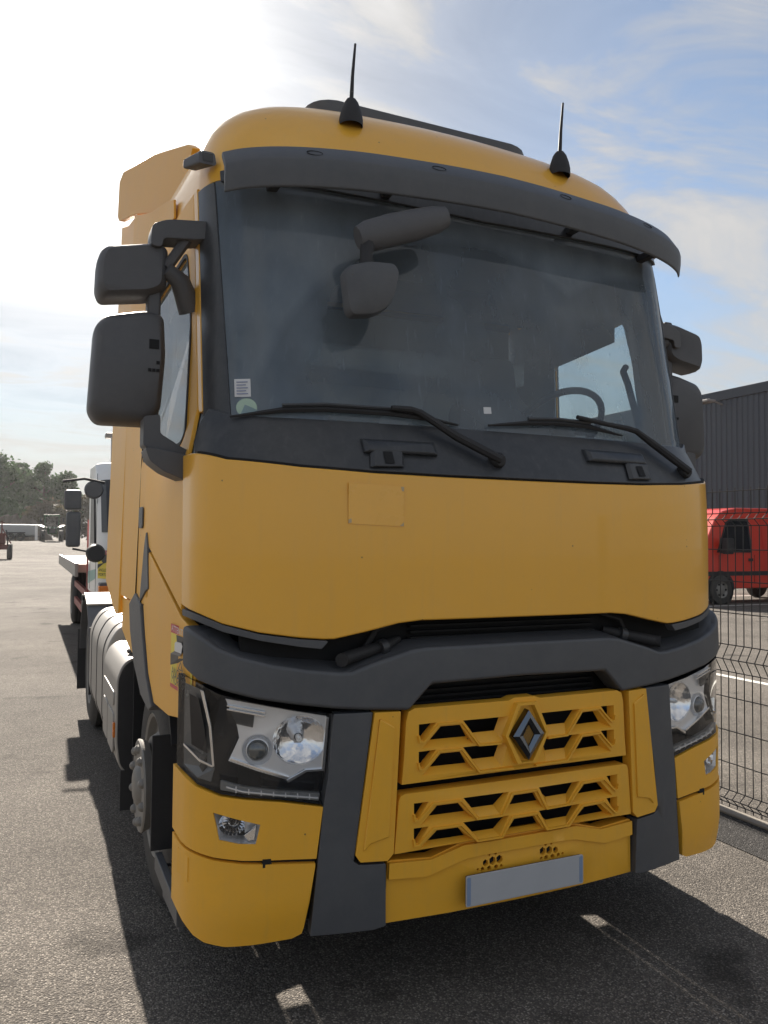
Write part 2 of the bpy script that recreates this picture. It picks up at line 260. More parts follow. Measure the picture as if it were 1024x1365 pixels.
# ------------------------------------------------------------------ helpers
def link(name, me, m=None, parent=None):
    o = bpy.data.objects.new(name, me); COL.objects.link(o)
    if m is not None: me.materials.append(m)
    if parent is not None:
        o.parent = parent
        off = Vector((0, 0, 0)); q = parent
        while q is not None: off += q.location; q = q.parent
        o.location = -off
    return o
def finish(o, smooth=35, bevel=0.0, seg=2):
    me = o.data
    if smooth:
        for p in me.polygons: p.use_smooth = True
        me.set_sharp_from_angle(angle=rad(smooth))
    if bevel > 0:
        b = o.modifiers.new('bevel', 'BEVEL'); b.width = bevel; b.segments = seg; b.limit_method = 'ANGLE'; b.angle_limit = rad(32); b.harden_normals = True; b.use_clamp_overlap = True
    return o
def mesh(name, V, F, m, parent=None, smooth=35, bevel=0.0, seg=2):
    me = bpy.data.meshes.new(name); me.from_pydata([tuple(map(float, v)) for v in V], [], F); 
    bm = bmesh.new(); bm.from_mesh(me); bmesh.ops.recalc_face_normals(bm, faces=bm.faces); bm.to_mesh(me); bm.free()
    me.update(); o = link(name, me, m, parent); return finish(o, smooth, bevel, seg)
class MB:
    def __init__(s): s.V = []; s.F = []
    def add(s, V, F):
        n = len(s.V); s.V += [tuple(v) for v in V]; s.F += [tuple(i+n for i in f) for f in F]; return s
    def box(s, a, b):
        (x0, y0, z0), (x1, y1, z1) = a, b
        return s.add([(x0,y0,z0),(x1,y0,z0),(x1,y1,z0),(x0,y1,z0),(x0,y0,z1),(x1,y0,z1),(x1,y1,z1),(x0,y1,z1)],
            [(0,3,2,1),(4,5,6,7),(0,1,5,4),(1,2,6,5),(2,3,7,6),(3,0,4,7)])
    def bar(s, p, q, w, h=None, upv=(0, 0, 1)):
        h = h or w; p, q = Vector(p), Vector(q); d = (q-p).normalized(); u = Vector(upv)
        if abs(d.dot(u)) > 0.98: u = Vector((0, 1, 0))
        a = d.cross(u).normalized(); b = a.cross(d).normalized()
        V = [p+a*(i*w/2)+b*(j*h/2) for i, j in ((-1,-1),(1,-1),(1,1),(-1,1))] + [q+a*(i*w/2)+b*(j*h/2) for i, j in ((-1,-1),(1,-1),(1,1),(-1,1))]
        return s.add(V, [(0,3,2,1),(4,5,6,7),(0,1,5,4),(1,2,6,5),(2,3,7,6),(3,0,4,7)])
    def tube(s, pts, r, n=10, caps=True):
        pts = [Vector(p) for p in pts]; rs = r if isinstance(r, (list, tuple)) else [r]*len(pts)
        base = len(s.V); prev = None
        for i, p in enumerate(pts):
            d = (pts[min(i+1, len(pts)-1)]-pts[max(i-1, 0)]).normalized()
            if prev is None:
                u = Vector((0, 0, 1)) if abs(d.z) < 0.9 else Vector((0, 1, 0)); a = d.cross(u).normalized()
            else: a = (prev - d*prev.dot(d)).normalized()
            prev = a; b = d.cross(a)
            for k in range(n):
                t = 2*math.pi*k/n; s.V.append(tuple(p+(a*math.cos(t)+b*math.sin(t))*rs[i]))
        for i in range(len(pts)-1):
            for k in range(n):
                s.F.append((base+i*n+k, base+i*n+(k+1)%n, base+(i+1)*n+(k+1)%n, base+(i+1)*n+k))
        if caps: s.F.append(tuple(base+k for k in range(n))[::-1]); s.F.append(tuple(base+(len(pts)-1)*n+k for k in range(n)))
        return s
    def lathe(s, prof, c, axis='x', n=40, sgn=1):       # prof: (distance along axis, radius)
        base = len(s.V); c = Vector(c)
        for a, r in prof:
            for k in range(n):
                t = 2*math.pi*k/n; u, v = r*math.cos(t), r*math.sin(t)
                p = {'x': (sgn*a, u, v), 'y': (u, sgn*a, v), 'z': (u, v, sgn*a)}[axis]
                s.V.append(tuple(c+Vector(p)))
        for i in range(len(prof)-1):
            for k in range(n): s.F.append((base+i*n+k, base+i*n+(k+1)%n, base+(i+1)*n+(k+1)%n, base+(i+1)*n+k))
        return s
    def prism(s, poly, fa, fb):          # closed 2d outline mapped by fa and fb to two 3d rings
        n = len(poly); A = [fa(*p) for p in poly]; B = [fb(*p) for p in poly]
        return s.add(A+B, [tuple(range(n)), tuple(range(2*n-1, n-1, -1))]+[(i, n+i, n+(i+1) % n, (i+1) % n) for i in range(n)])
    def loft(s, rings, cap=True):
        n = len(rings[0]); base = len(s.V)
        for r in rings: s.V += [tuple(p) for p in r]
        for i in range(len(rings)-1):
            for k in range(n): s.F.append((base+i*n+k, base+i*n+(k+1)%n, base+(i+1)*n+(k+1)%n, base+(i+1)*n+k))
        if cap: s.F.append(tuple(base+k for k in range(n))[::-1]); s.F.append(tuple(base+(len(rings)-1)*n+k for k in range(n)))
        return s
    def build(s, name, m, parent=None, smooth=35, bevel=0.0, seg=2): return mesh(name, s.V, s.F, m, parent, smooth, bevel, seg)
def thing(name, label, cat, loc=(0, 0, 0), group=None):
    o = bpy.data.objects.new(name, None); COL.objects.link(o); o.location = loc; o.empty_display_size = 0.2
    o['label'] = label; o['category'] = cat
    if group: o['group'] = group
    return o
def tag(o, label, cat, group=None):
    o['label'] = label; o['category'] = cat
    if group: o['group'] = group
    return o
def struct(o): o['kind'] = 'structure'; return o
def spline(P, n=10):                     # Catmull-Rom through plan points
    P = np.array(P, float); P = np.vstack([2*P[0]-P[1], P, 2*P[-1]-P[-2]]); o = []
    for i in range(1, len(P)-2):
        for t in np.linspace(0, 1, n, endpoint=False):
            o.append(0.5*((2*P[i])+(-P[i-1]+P[i+1])*t+(2*P[i-1]-5*P[i]+4*P[i+1]-P[i+2])*t*t+(-P[i-1]+3*P[i]-3*P[i+1]+P[i+2])*t**3))
    o.append(P[-2]); return np.array(o)
class Plan:                              # y over |x| with outward normals, x strictly rising
    def __init__(s, pts):
        s.c = spline(pts, 6); s.x, s.y = s.c[:, 0], s.c[:, 1]
        dx, dy = np.gradient(s.x), np.gradient(s.y); L = np.hypot(dx, dy); s.nx, s.ny = dy/L, -dx/L
        s.nx[0] = 0
    def at(s, x, off=0.0):
        a = abs(x); sg = 1 if x >= 0 else -1
        y = np.interp(a, s.x, s.y); nx = np.interp(a, s.x, s.nx)*sg; ny = np.interp(a, s.x, s.ny)
        return x+nx*off, y+ny*off
core = [(0, 0), (.2, .003), (.4, .012), (.6, .025), (.75, .040), (.9, .067)]
PH = Plan(core+[(1.0, .098), (1.08, .140), (1.14, .19), (1.18, .25), (1.2, .32), (1.207, .42)])           # hood
PB = Plan(core+[(1.0, .088), (1.08, .115), (1.14, .148), (1.18, .19), (1.205, .245), (1.218, .33), (1.222, .40)])   # bumper
PU = Plan(core+[(.98, .092), (1.04, .125), (1.085, .168), (1.115, .222), (1.133, .29), (1.14, .36)])      # windscreen
PV = Plan([(0, .10), (.2, .108), (.4, .122), (.6, .138), (.79, .168), (.93, .205), (1.03, .25), (1.095, .30)])   # sun visor
def mir(pts): return pts + [(-x, z) for x, z in pts[::-1] if abs(x) > 1e-6]
def panel(name, top, bot, plan, m, parent, off=0.0, th=0.025, base=None, nz=3, bevel=0.005, zshift=None, smooth=40):
    top = sorted(top); bot = sorted(bot)
    x0, x1 = max(top[0][0], bot[0][0]), min(top[-1][0], bot[-1][0])
    xs = set([x0, x1]+[p[0] for p in top+bot if x0 <= p[0] <= x1])
    for x in plan.x:
        for q in (x, -x):
            if x0 < q < x1 and min(abs(q-k) for k in xs) > 0.006: xs.add(q)
    xs = sorted(xs); tx, tz = zip(*top); bx, bz = zip(*bot); V = []; F = []
    R = nz+1
    for o_ in (off, off-th):
        for x in xs:
            zt, zb = np.interp(x, tx, tz), np.interp(x, bx, bz)
            for k in range(R):
                z = zb+(zt-zb)*k/nz; X, Y = plan.at(x, o_)
                V.append((X, Y+(base(z) if base else 0), z+(zshift(x) if zshift else 0)))
    n = len(xs); idx = lambda f, i, k: f*n*R+i*R+k
    for i in range(n-1):
        for k in range(nz):
            F.append((idx(0,i,k), idx(0,i+1,k), idx(0,i+1,k+1), idx(0,i,k+1))); F.append((idx(1,i,k), idx(1,i,k+1), idx(1,i+1,k+1), idx(1,i+1,k)))
        F.append((idx(0,i,0), idx(1,i,0), idx(1,i+1,0), idx(0,i+1,0))); F.append((idx(0,i,nz), idx(0,i+1,nz), idx(1,i+1,nz), idx(1,i,nz)))
    for k in range(nz):
        F.append((idx(0,0,k), idx(0,0,k+1), idx(1,0,k+1), idx(1,0,k))); F.append((idx(0,n-1,k), idx(1,n-1,k), idx(1,n-1,k+1), idx(0,n-1,k+1)))
    return mesh(name, V, F, m, parent, smooth, bevel)
def fill2d(outline, holes=(), cuts=()):
    vs = []; fs = []
    for L in [outline]+list(holes):
        n0 = len(vs); vs += [Vector((float(p[0]), float(p[1]))) for p in L]; fs.append(list(range(n0, n0+len(L))))
    r = delaunay_2d_cdt(vs, [], fs, 2, 1e-6)
    bm = bmesh.new(); bv = [bm.verts.new((v.x, 0, v.y)) for v in r[0]]
    for f in r[2]:
        try: bm.faces.new([bv[i] for i in f])
        except ValueError: pass
    for v in [v for v in bm.verts if not v.link_faces]: bm.verts.remove(v)
    for c in cuts:
        bmesh.ops.bisect_plane(bm, geom=bm.verts[:]+bm.edges[:]+bm.faces[:], plane_co=(c, 0, 0), plane_no=(1, 0, 0), dist=1e-5)
    bmesh.ops.recalc_face_normals(bm, faces=bm.faces)
    bm.verts.index_update()
    V = [(v.co.x, v.co.z) for v in bm.verts]; F = [tuple(v.index for v in f.verts) for f in bm.faces]
    B = [(e.verts[0].index, e.verts[1].index) for e in bm.edges if len(e.link_faces) == 1]
    bm.free(); return V, F, B
def plate(name, outline, m, parent, fmap, bmap, holes=(), cuts=(), bevel=0.004, smooth=40):
    V, F, B = fill2d(outline, holes, cuts); n = len(V)
    P = [fmap(*p) for p in V]+[bmap(*p) for p in V]
    FF = list(F)+[tuple(i+n for i in f[::-1]) for f in F]+[(a, b, b+n, a+n) for a, b in B]
    return mesh(name, P, FF, m, parent, smooth, bevel)
def poly_panel(name, outline, plan, m, parent, off=0.0, th=0.03, holes=(), base=None, bevel=0.004, zf=None):
    lo, hi = min(p[0] for p in outline), max(p[0] for p in outline)
    cuts = [s*x for x in plan.x for s in (1, -1) if lo+.008 < s*x < hi-.008][::2]
    def mp_(o_):
        def f(x, z):
            X, Y = plan.at(x, o_); return (X, Y+(base(z) if base else 0), z)
        return f
    return plate(name, outline, m, parent, mp_(off), mp_(off-th), holes, cuts, bevel)
def rounded(P, r=0.02, n=4):
    o = []
    for i, p in enumerate(P):
        a, b, c = Vector(P[i-1]), Vector(p), Vector(P[(i+1) % len(P)])
        rr = min(r, (a-b).length*.45, (c-b).length*.45); s_, e = b+(a-b).normalized()*rr, b+(c-b).normalized()*rr
        for k in range(n+1):
            t = k/n; o.append(tuple((1-t)**2*s_+2*t*(1-t)*b+t*t*e))
    return o
def text_mesh(s, size, fmap, name, m, parent, align='LEFT'):
    cu = bpy.data.curves.new('lettering', 'FONT'); cu.body = s; cu.size = size; cu.align_x = align; cu.fill_mode = 'FRONT'
    o = bpy.data.objects.new('lettering', cu); COL.objects.link(o)
    bpy.context.view_layer.update()
    me0 = o.to_mesh(); V = [fmap(v.co.x, v.co.y) for v in me0.vertices]; F = [tuple(p.vertices) for p in me0.polygons]; o.to_mesh_clear()
    bpy.data.objects.remove(o); bpy.data.curves.remove(cu)
    return mesh(name, V, F, m, parent, 0)
def mirror_copy(o, parent):
    me = o.data.copy(); loc = o.location
    for v in me.vertices: v.co.x = -v.co.x
    me.flip_normals(); c = o.copy(); c.data = me; COL.objects.link(c); c.parent = parent; c.location = loc
    return c

# ------------------------------------------------------------------ ground and setting
def ground():
    xs = np.concatenate([np.linspace(-500, -40, 14), np.linspace(-30, 40, 36), np.linspace(50, 600, 14)])
    ys = np.concatenate([np.linspace(-120, -10, 8), np.linspace(-5, 55, 20), np.linspace(58, 130, 37), np.linspace(145, 1500, 16)])
    V = []
    for y in ys:
        for x in xs:
            z = 0.0
            if y > 60 and x < 22:
                t = min(1, max(0, (y-66)/22)); z = 1.25*t*t*(3-2*t)*min(1, max(0, (22-x)/10))
                z += 0.10*math.sin(x*.6+1)*math.sin(y*.35)*min(1, (y-60)/12)
            V.append((x, y, z))
    n = len(xs); F = [(j*n+i, j*n+i+1, (j+1)*n+i+1, (j+1)*n+i) for j in range(len(ys)-1) for i in range(n-1)]
    struct(mesh('ground', V, F, M['asphalt'], None, 60))
ground()
def sheet(name, x0, x1, y0, y1, z, m, n=1):
    return struct(mesh(name, [(x0, y0, z), (x1, y0, z), (x1, y1, z), (x0, y1, z)], [(0, 1, 2, 3)], m, None, 0))
sheet('asphalt_strip', 1.90, 2.285, -30, 40, 0.004, M['asphalt_dark'])
struct(MB().box((2.29, -30, -0.05), (2.385, 40, 0.014)).build('kerb', M['concrete'], None, 0, 0.008))
sheet('road_line', 6.34, 6.46, -20, 30, 0.004, M['line'])
for i, yy in enumerate((13.15, 15.9, 10.4)):
    sheet('parking_line', 13.6, 19.5, yy-.06, yy+.06, 0.004, M['line'])

# ------------------------------------------------------------------ the yellow truck
T = thing('tractor_truck', 'big yellow truck tractor with dark sun visor and diamond badge, parked nose towards the viewer', 'truck', (0, 1.4, 0))
BASEZ = [1.93, 2.13, 2.6, 3.05, 3.2, 3.35, 3.46, 3.55, 3.62, 3.66]; BASEY = [0, .13, .215, .30, .35, .42, .49, .60, .80, 1.1]
def base_w(z): return float(np.interp(z, BASEZ, BASEY))
WFZ = [1.3, 1.95, 2.2, 3.1]; WFX = [1.207, 1.207, 1.14, 1.14]
def side_x(y, z):
    if y < .42 and z < 1.95: return float(np.interp(y, PH.y, PH.x))
    f = np.interp(z, WFZ, WFX); r = np.interp(z, [1.0, 1.4, 2.2, 3.0, 3.5], [1.255, 1.258, 1.25, 1.232, 1.215])
    y0 = .42 if z < 1.95 else (.36+base_w(z) if z > 2.2 else .42+(.09+base_w(2.2)-.15)*(z-1.95)/.25)
    return float(f+(r-f)*min(1, max(0, (y-y0)/(1.97-y0))))

# hood panel and what frames it
htop = mir([(-1.207, 2.0), (-1.195, 1.997), (-1.107, 1.968), (-.87, 1.944), (-.61, 1.931), (-.318, 1.926), (0, 1.925)])
hbot = mir([(-1.207, 1.452), (-1.2, 1.442), (-1.115, 1.403), (-1.0, 1.375), (-.87, 1.357), (-.79, 1.350), (-.75, 1.350), (-.64, 1.371), (-.515, 1.398), (-.43, 1.406), (0, 1.407)])
hood = panel('hood_panel', htop, hbot, PH, M['paint'], T, 0, 0.035, base=lambda z: 0.012*max(0, (z-1.65)/.3)**2, nz=6, bevel=0.007)
# patch left by a removed plate on the hood, corners of dried glue
poly = [(-.706, 1.893), (-.50, 1.886), (-.50, 1.742), (-.706, 1.750)]
pt = poly_panel('badge_patch', poly, PH, M['patch'], T, 0.0012, 0.002, bevel=0)
pt['label'] = 'shiny square left where a plate was removed'
for q in (((-.512, 1.884), (-.50, 1.884), (-.50, 1.868), (-.508, 1.868)), ((-.706, 1.764), (-.695, 1.768), (-.694, 1.754), (-.706, 1.751)), ((-.515, 1.744), (-.50, 1.757), (-.50, 1.743))):
    poly_panel('glue_mark', list(q), PH, M['glue'], pt, 0.002, 0.002, bevel=0)
for s in (1, -1):
    tr = [(-1.205, 1.440), (-1.193, 1.436), (-1.11, 1.400), (-1.0, 1.371), (-.87, 1.353), (-.775, 1.345)]
    tb = [(-1.205, 1.416), (-1.193, 1.412), (-1.108, 1.376), (-.997, 1.349), (-.87, 1.327), (-.795, 1.318), (-.775, 1.34)]
    panel('hood_trim', [(s*x, z) for x, z in tr], [(s*x, z) for x, z in tb], PH, M['plastic'], T, 0.004, 0.04, bevel=0.003, nz=1)
# cowl under the windscreen
ctop = mir([(-1.155, 2.165), (-1.1, 2.15), (-1.06, 2.135), (-.7, 2.132), (0, 2.13)])
cbot = [(x, z+.006) for x, z in htop if abs(x) < 1.2]
cowl = panel('cowl_panel', mir([(-1.19, 2.04), (-1.165, 2.12)]+[(-1.14, 2.165), (-1.1, 2.150), (-1.06, 2.135), (-.7, 2.132), (0, 2.13)]), cbot, PH, M['cowl'], T, -.004, 0.03, base=base_w, nz=5, bevel=0.006)
panel('cowl_seal', [(x, z+.007) for x, z in htop if abs(x) < 1.2], [(x, z-.012) for x, z in htop if abs(x) < 1.2], PH, M['void'], T, -.016, 0.03, nz=1, bevel=0)
# windscreen, dark pillars each side, yellow pillars outside
def gx(z): return 1.068+.028*(z-2.13)/.95
def strip(name, fa, fb, z0, z1, m, off, th, nx=10, nz=14, bevel=0.003, bfun=base_w, plan=PU):
    zs = np.linspace(z0, z1, nz+1); V = []; F = []
    for o_ in (off, off-th):
        for z in zs:
            for i in range(nx+1):
                x = fa(z)+(fb(z)-fa(z))*i/nx; X, Y = plan.at(x, o_); V.append((X, Y+bfun(z), z))
    N = (nx+1)*(nz+1); I = lambda f, k, i: f*N+k*(nx+1)+i
    for k in range(nz):
        for i in range(nx):
            F += [(I(0,k,i), I(0,k,i+1), I(0,k+1,i+1), I(0,k+1,i)), (I(1,k,i), I(1,k+1,i), I(1,k+1,i+1), I(1,k,i+1))]
        F += [(I(0,k,0), I(0,k+1,0), I(1,k+1,0), I(1,k,0)), (I(0,k,nx), I(1,k,nx), I(1,k+1,nx), I(0,k+1,nx))]
    for i in range(nx): F += [(I(0,0,i), I(1,0,i), I(1,0,i+1), I(0,0,i+1)), (I(0,nz,i), I(0,nz,i+1), I(1,nz,i+1), I(1,nz,i))]
    return mesh(name, V, F, m, parent=T, smooth=40, bevel=bevel)
# single glass sheet
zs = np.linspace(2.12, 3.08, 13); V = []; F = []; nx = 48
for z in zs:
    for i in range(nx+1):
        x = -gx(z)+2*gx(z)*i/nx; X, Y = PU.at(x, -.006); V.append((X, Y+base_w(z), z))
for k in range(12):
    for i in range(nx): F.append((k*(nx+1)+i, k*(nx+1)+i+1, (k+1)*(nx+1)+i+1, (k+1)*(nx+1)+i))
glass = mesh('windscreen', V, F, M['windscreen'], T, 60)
glass['label'] = 'dusty curved windscreen with a painted pale veil'
for s in (-1, 1):
    strip('windscreen_trim', lambda z: s*gx(z), lambda z: s*1.1345, 2.14, 3.07, M['cowl'], 0.0, .03, nx=8)
    strip('pillar_lining', lambda z: s*(gx(z)+.004), lambda z: s*1.14, 2.17, 3.09, M['trim_dark'], -.054, .006, nx=8, bevel=0)
    strip('front_pillar', lambda z: s*1.1355, lambda z: s*1.14, 2.17, 3.09, M['paint'], 0.0, .05, nx=6, bevel=0.004)
panel('windscreen_header', mir([(-1.075, 3.110), (-.9, 3.118), (0, 3.118)]), mir([(-1.075, 3.06), (0, 3.03)]), PU, M['cowl'], T, .007, .03, base=base_w, nz=1)
# stickers behind the glass
def glass_pt(x, z, off=-.004):
    X, Y = PU.at(x, off); return (X, Y+base_w(z), z)
mesh('white_sticker', [glass_pt(*p) for p in ((-1.055, 2.272), (-1.003, 2.272), (-1.003, 2.205), (-1.055, 2.205))], [(0, 1, 2, 3)], M['white_sign'], T, 0)
mb = MB()
for k in range(5): mb.add([glass_pt(x, z, -.0025) for x, z in ((-1.048, 2.262-k*.011), (-1.012-.006*(k % 2), 2.262-k*.011), (-1.012-.006*(k % 2), 2.258-k*.011), (-1.048, 2.258-k*.011))], [(0, 1, 2, 3)])
mb.build('sticker_print', mat('print_blue', (0.22, 0.25, 0.36), .5), T, 0)
mesh('round_sticker', [glass_pt(-1.018+.034*math.cos(t), 2.165+.034*math.sin(t)) for t in np.linspace(0, 2*math.pi, 24, endpoint=False)], [tuple(range(24))], M['green_sign'], T, 0)
mesh('small_sticker', [glass_pt(*p) for p in ((-.09, 2.222), (-.055, 2.224), (-.055, 2.197), (-.09, 2.195))], [(0, 1, 2, 3)], M['white_sign'], T, 0)

# roof
def roof_ring(z, b, w):
    k = w/1.14; P = []
    fx = [x*k for x in PU.x]; fy = [y+b for y in PU.y]
    wr = w+(.085 if z < 3.4 else .085-.25*(z-3.4)); ye = fy[-1]
    P = list(zip(fx, fy))+[(w+(wr-w)*t, ye+(1.93-ye)*t) for t in (.2, .4, .6, .8, 1)]+[(wr-.03, 1.97)]
    return [(x, y, z) for x, y in P]+[(-x, y, z) for x, y in P[::-1][:-1]]
RZ = [(3.075, .306, 1.132), (3.12, .322, 1.13), (3.2, .352, 1.122), (3.28, .388, 1.108), (3.35, .425, 1.085), (3.41, .46, 1.05), (3.46, .495, 1.005), (3.505, .54, .945), (3.55, .60, .865), (3.585, .67, .77), (3.612, .76, .65), (3.63, .88, .5), (3.64, 1.05, .33)]
MB().loft([roof_ring(*r) for r in RZ]).build('roof', M['paint'], T, 50)
MB().loft([roof_ring(z, b+.05, w-.05) for z, b, w in RZ[:10]]).build('roof_lining', M['trim_dark'], T, 50)
hat = MB(); hp = rounded([(-.60, .80), (.60, .80), (.66, 1.5), (-.66, 1.5)], .12, 5)
hat.prism(hp, lambda x, y: (x, y, 3.58), lambda x, y: (x*.98, y+.01, 3.728-.03*(x/.6)**2)).build('roof_hatch', M['plastic'], T, 40, .008)
# sun visor
def vz(x): return -.042*(abs(x)/1.09)**2.2
vis_prof = lambda z: 0.0 if z < 3.125 else (z-3.125)*1.5
vt = mir([(-1.095, 3.158), (-1.08, 3.168), (0, 3.168)]); vb = mir([(-1.095, 3.012), (-1.07, 3.000), (-.85, 3.002), (0, 3.006)])
def visor():
    xs = sorted(set([s*x for x in PV.x for s in (1, -1)])); prof = [(3.172, .060), (3.168, .050), (3.108, .004), (3.098, .0), (3.06, .001), (3.006, .010), (3.001, .020), (3.06, .022), (3.10, .024), (3.150, .065), (3.165, .070)]
    V = []; n = len(prof)
    for x in xs:
        for z, dy in prof:
            X, Y = PV.at(x, 0); V.append((X, Y+dy, z+vz(x)))
    F = [(i*n+k, (i+1)*n+k, (i+1)*n+(k+1) % n, i*n+(k+1) % n) for i in range(len(xs)-1) for k in range(n)]
    F += [tuple(range(n))[::-1], tuple((len(xs)-1)*n+k for k in range(n))]
    v = mesh('sun_visor', V, F, M['plastic'], T, 32, .004)
    for x in (-.79, -.30, .30, .79):
        X, Y = PV.at(x, .0); z = 3.136+vz(x); ring = []
        sl_ = (PV.at(abs(x)+.02)[1]-PV.at(abs(x)-.02)[1])/.04*(1 if x > 0 else -1)
        for r_, d_ in ((1, -.0015), (.8, .004)):
            for t in np.linspace(0, 2*math.pi, 16, endpoint=False):
                dx, dz = .030*r_*math.cos(t), .012*r_*math.sin(t); ring.append((X+dx, Y+sl_*dx+.0268+dz*.77-.003+d_*.5, z+dz-d_*.3))
        mesh('screw_recess', ring, [(i, (i+1) % 16, 16+(i+1) % 16, 16+i) for i in range(16)]+[tuple(range(16, 32))], M['void'], v, 0)
    for s in (-1, 1):        # brackets between visor and roof
        X, Y = PV.at(s*.9, 0); MB().box((X-.02, Y+.02, 3.02), (X+.02, Y+.28, 3.05)).build('visor_bracket', M['black'], v, 30, .004)
    for x in (-.45, .45): MB().box((x-.02, .14, 3.06), (x+.02, .36, 3.09)).build('visor_bracket', M['black'], v, 30, .004)
visor()
# aerials
for s in (-1, 1):
    b = MB(); b.lathe([(-.03, .050), (.0, .050), (.03, .044), (.066, .032), (.084, .020), (.087, .0)], (s*.53, .49, 3.445), 'z', 16).build('aerial_base', M['black'], T, 40)
    MB().tube([(s*.53, .49, 3.50), (s*.53+.003, .485, 3.63), (s*.53+.012, .48, 3.765)], [.010, .0075, .005], 8).build('aerial_whip', M['black'], T, 40)
# marker lamps on the roof shoulders
for s in (-1, 1):
    lamp = MB().prism(rounded([(-.035, -.03), (.035, -.03), (.03, .03), (-.03, .03)], .015, 3), lambda a, b: (s*1.12+a, .50+.3*b, 3.165+b), lambda a, b: (s*1.17+.8*a, .60+.3*b, 3.17+.8*b)).build('marker_lamp', M['plastic_mirror'], T, 40, .004)
    MB().prism([(-.02, -.018), (.02, -.018), (.02, .018), (-.02, .018)], lambda a, b: (s*1.12+a, .495+.3*b, 3.165+b), lambda a, b: (s*1.12+a, .502+.3*b, 3.165+b)).build('lens', M['smoke'], lamp, 0)

# cab sides with door and window opening
DOOR = [(.42, 1.43), (1.13, 1.655), (1.16, 1.40), (1.30, 1.385), (1.97, 1.385), (1.97, 3.09), (.672, 3.09), (.577, 2.6), (.51, 2.2), (.415, 1.99)]
WIN = rounded([(.60, 2.07), (1.40, 2.07), (1.40, 2.80), (.74, 2.86), (.66, 2.6)], .05, 4)
for s in (-1, 1):
    fm = lambda o_: (lambda y, z: (s*(side_x(y, z)+o_), y, z))
    dr = plate('cab_side', DOOR, M['paint_side'], T, fm(0), fm(-.016), [WIN], [.6, .8, 1.0, 1.2, 1.43, 1.6, 1.8], .004)
    plate('side_lining', DOOR, M['trim'], dr, fm(-.022), fm(-.028), [WIN], [.6, .8, 1.0, 1.2, 1.43, 1.6, 1.8], 0)
    plate('window_seal', rounded([(.585, 2.052), (1.418, 2.052), (1.418, 2.815), (.735, 2.878), (.645, 2.61)], .06, 4), M['black'], dr, fm(.003), fm(-.01), [WIN], [], 0)
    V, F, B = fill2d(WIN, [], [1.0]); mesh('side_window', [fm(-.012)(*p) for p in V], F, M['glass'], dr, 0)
    # door seams
    MB().bar((s*(side_x(1.44, 1.45)+.001), 1.44, 1.40), (s*(side_x(1.44, 3.0)+.001), 1.44, 3.02), .004, .010, (s, 0, 0)).build('door_seam', M['void'], dr, 0)
    MB().prism(rounded([(1.30, 1.74), (1.40, 1.74), (1.40, 1.84), (1.30, 1.84)], .02, 3), fm(.004), fm(-.004)).build('door_handle', M['plastic'], dr, 40, .003)
    mesh('window_blind', [(s*1.12, y, z) for y, z in ((.80, 2.90), (1.38, 2.90), (1.38, 2.72), (.80, 2.76))], [(0, 1, 2, 3)], M['trim_dark'], dr, 0)
    # dark recess behind the front wing
    MB().prism([(1.08, 1.47), (1.14, 1.46), (1.30, 1.395), (1.20, 1.66), (1.16, 1.72), (1.12, 1.66)], fm(.008), fm(-.05)).build('door_recess', M['plastic'], T, 0, .003)
    # yellow wing below the door
    wing = plate('front_wing', [(.252, 1.12), (.36, 1.05), (.62, 1.01), (.92, 1.0), (1.06, 1.10), (1.16, 1.26), (1.22, 1.39), (1.12, 1.44), (1.11, 1.632), (.42, 1.408), (.30, 1.385), (.252, 1.378)], M['paint_side'], T, fm(.002), fm(-.04), [], [.23, .26, .29, .33, .37, .42, .6, .8, 1.0], .005)
    plate('wheel_arch_trim', [(.93, .985), (1.0, .955), (1.2, .985), (1.42, 1.10), (1.54, 1.24), (1.58, 1.37), (1.42, 1.43), (1.26, 1.39), (1.18, 1.25), (1.075, 1.09)], M['plastic'], T, fm(.012), fm(-.10), [], [], .006)
    # rear edge of cab side under the sleeper
    plate('side_skirt', [(1.46, 1.10), (1.75, 1.14), (1.97, 1.20), (1.97, 1.375), (1.45, 1.375)], M['paint_side'], T, fm(-.01), fm(-.05), [], [], .004)
    plate('roof_side_panel', [(.98, 3.10), (1.965, 3.10), (1.965, 3.47), (1.5, 3.315), (1.15, 3.235), (1.0, 3.19)], M['paint_side'], T, fm(.006), fm(-.004), [], [1.2, 1.5, 1.75], .002)
    # side fairing behind the cab, and roof wing
    fx = lambda o_: (lambda y, z: (s*(np.interp(z, [1.3, 2.25, 3.6], [1.272, 1.25, 1.212])+o_), y, z))
    plate('side_fairing', [(1.973, 1.29), (2.12, 1.27), (2.30, 1.31), (2.76, 1.42), (2.78, 1.5), (2.78, 3.70), (2.40, 3.575), (1.973, 3.475)], M['paint_side'], T, fx(-.004), fx(-.03), [], [], .006)
    wx = lambda o_: (lambda y, z: (s*(1.1+.15*(y-.9)/1.4+o_), y, z))
    plate('roof_wing', [(1.10, 3.22), (1.45, 3.30), (2.0, 3.49), (2.42, 3.60), (2.45, 3.63), (2.42, 3.84), (2.32, 3.86), (1.6, 3.66), (1.0, 3.45), (.92, 3.40)], M['paint_side'], T, wx(.0), wx(-.04), [], [], .006)
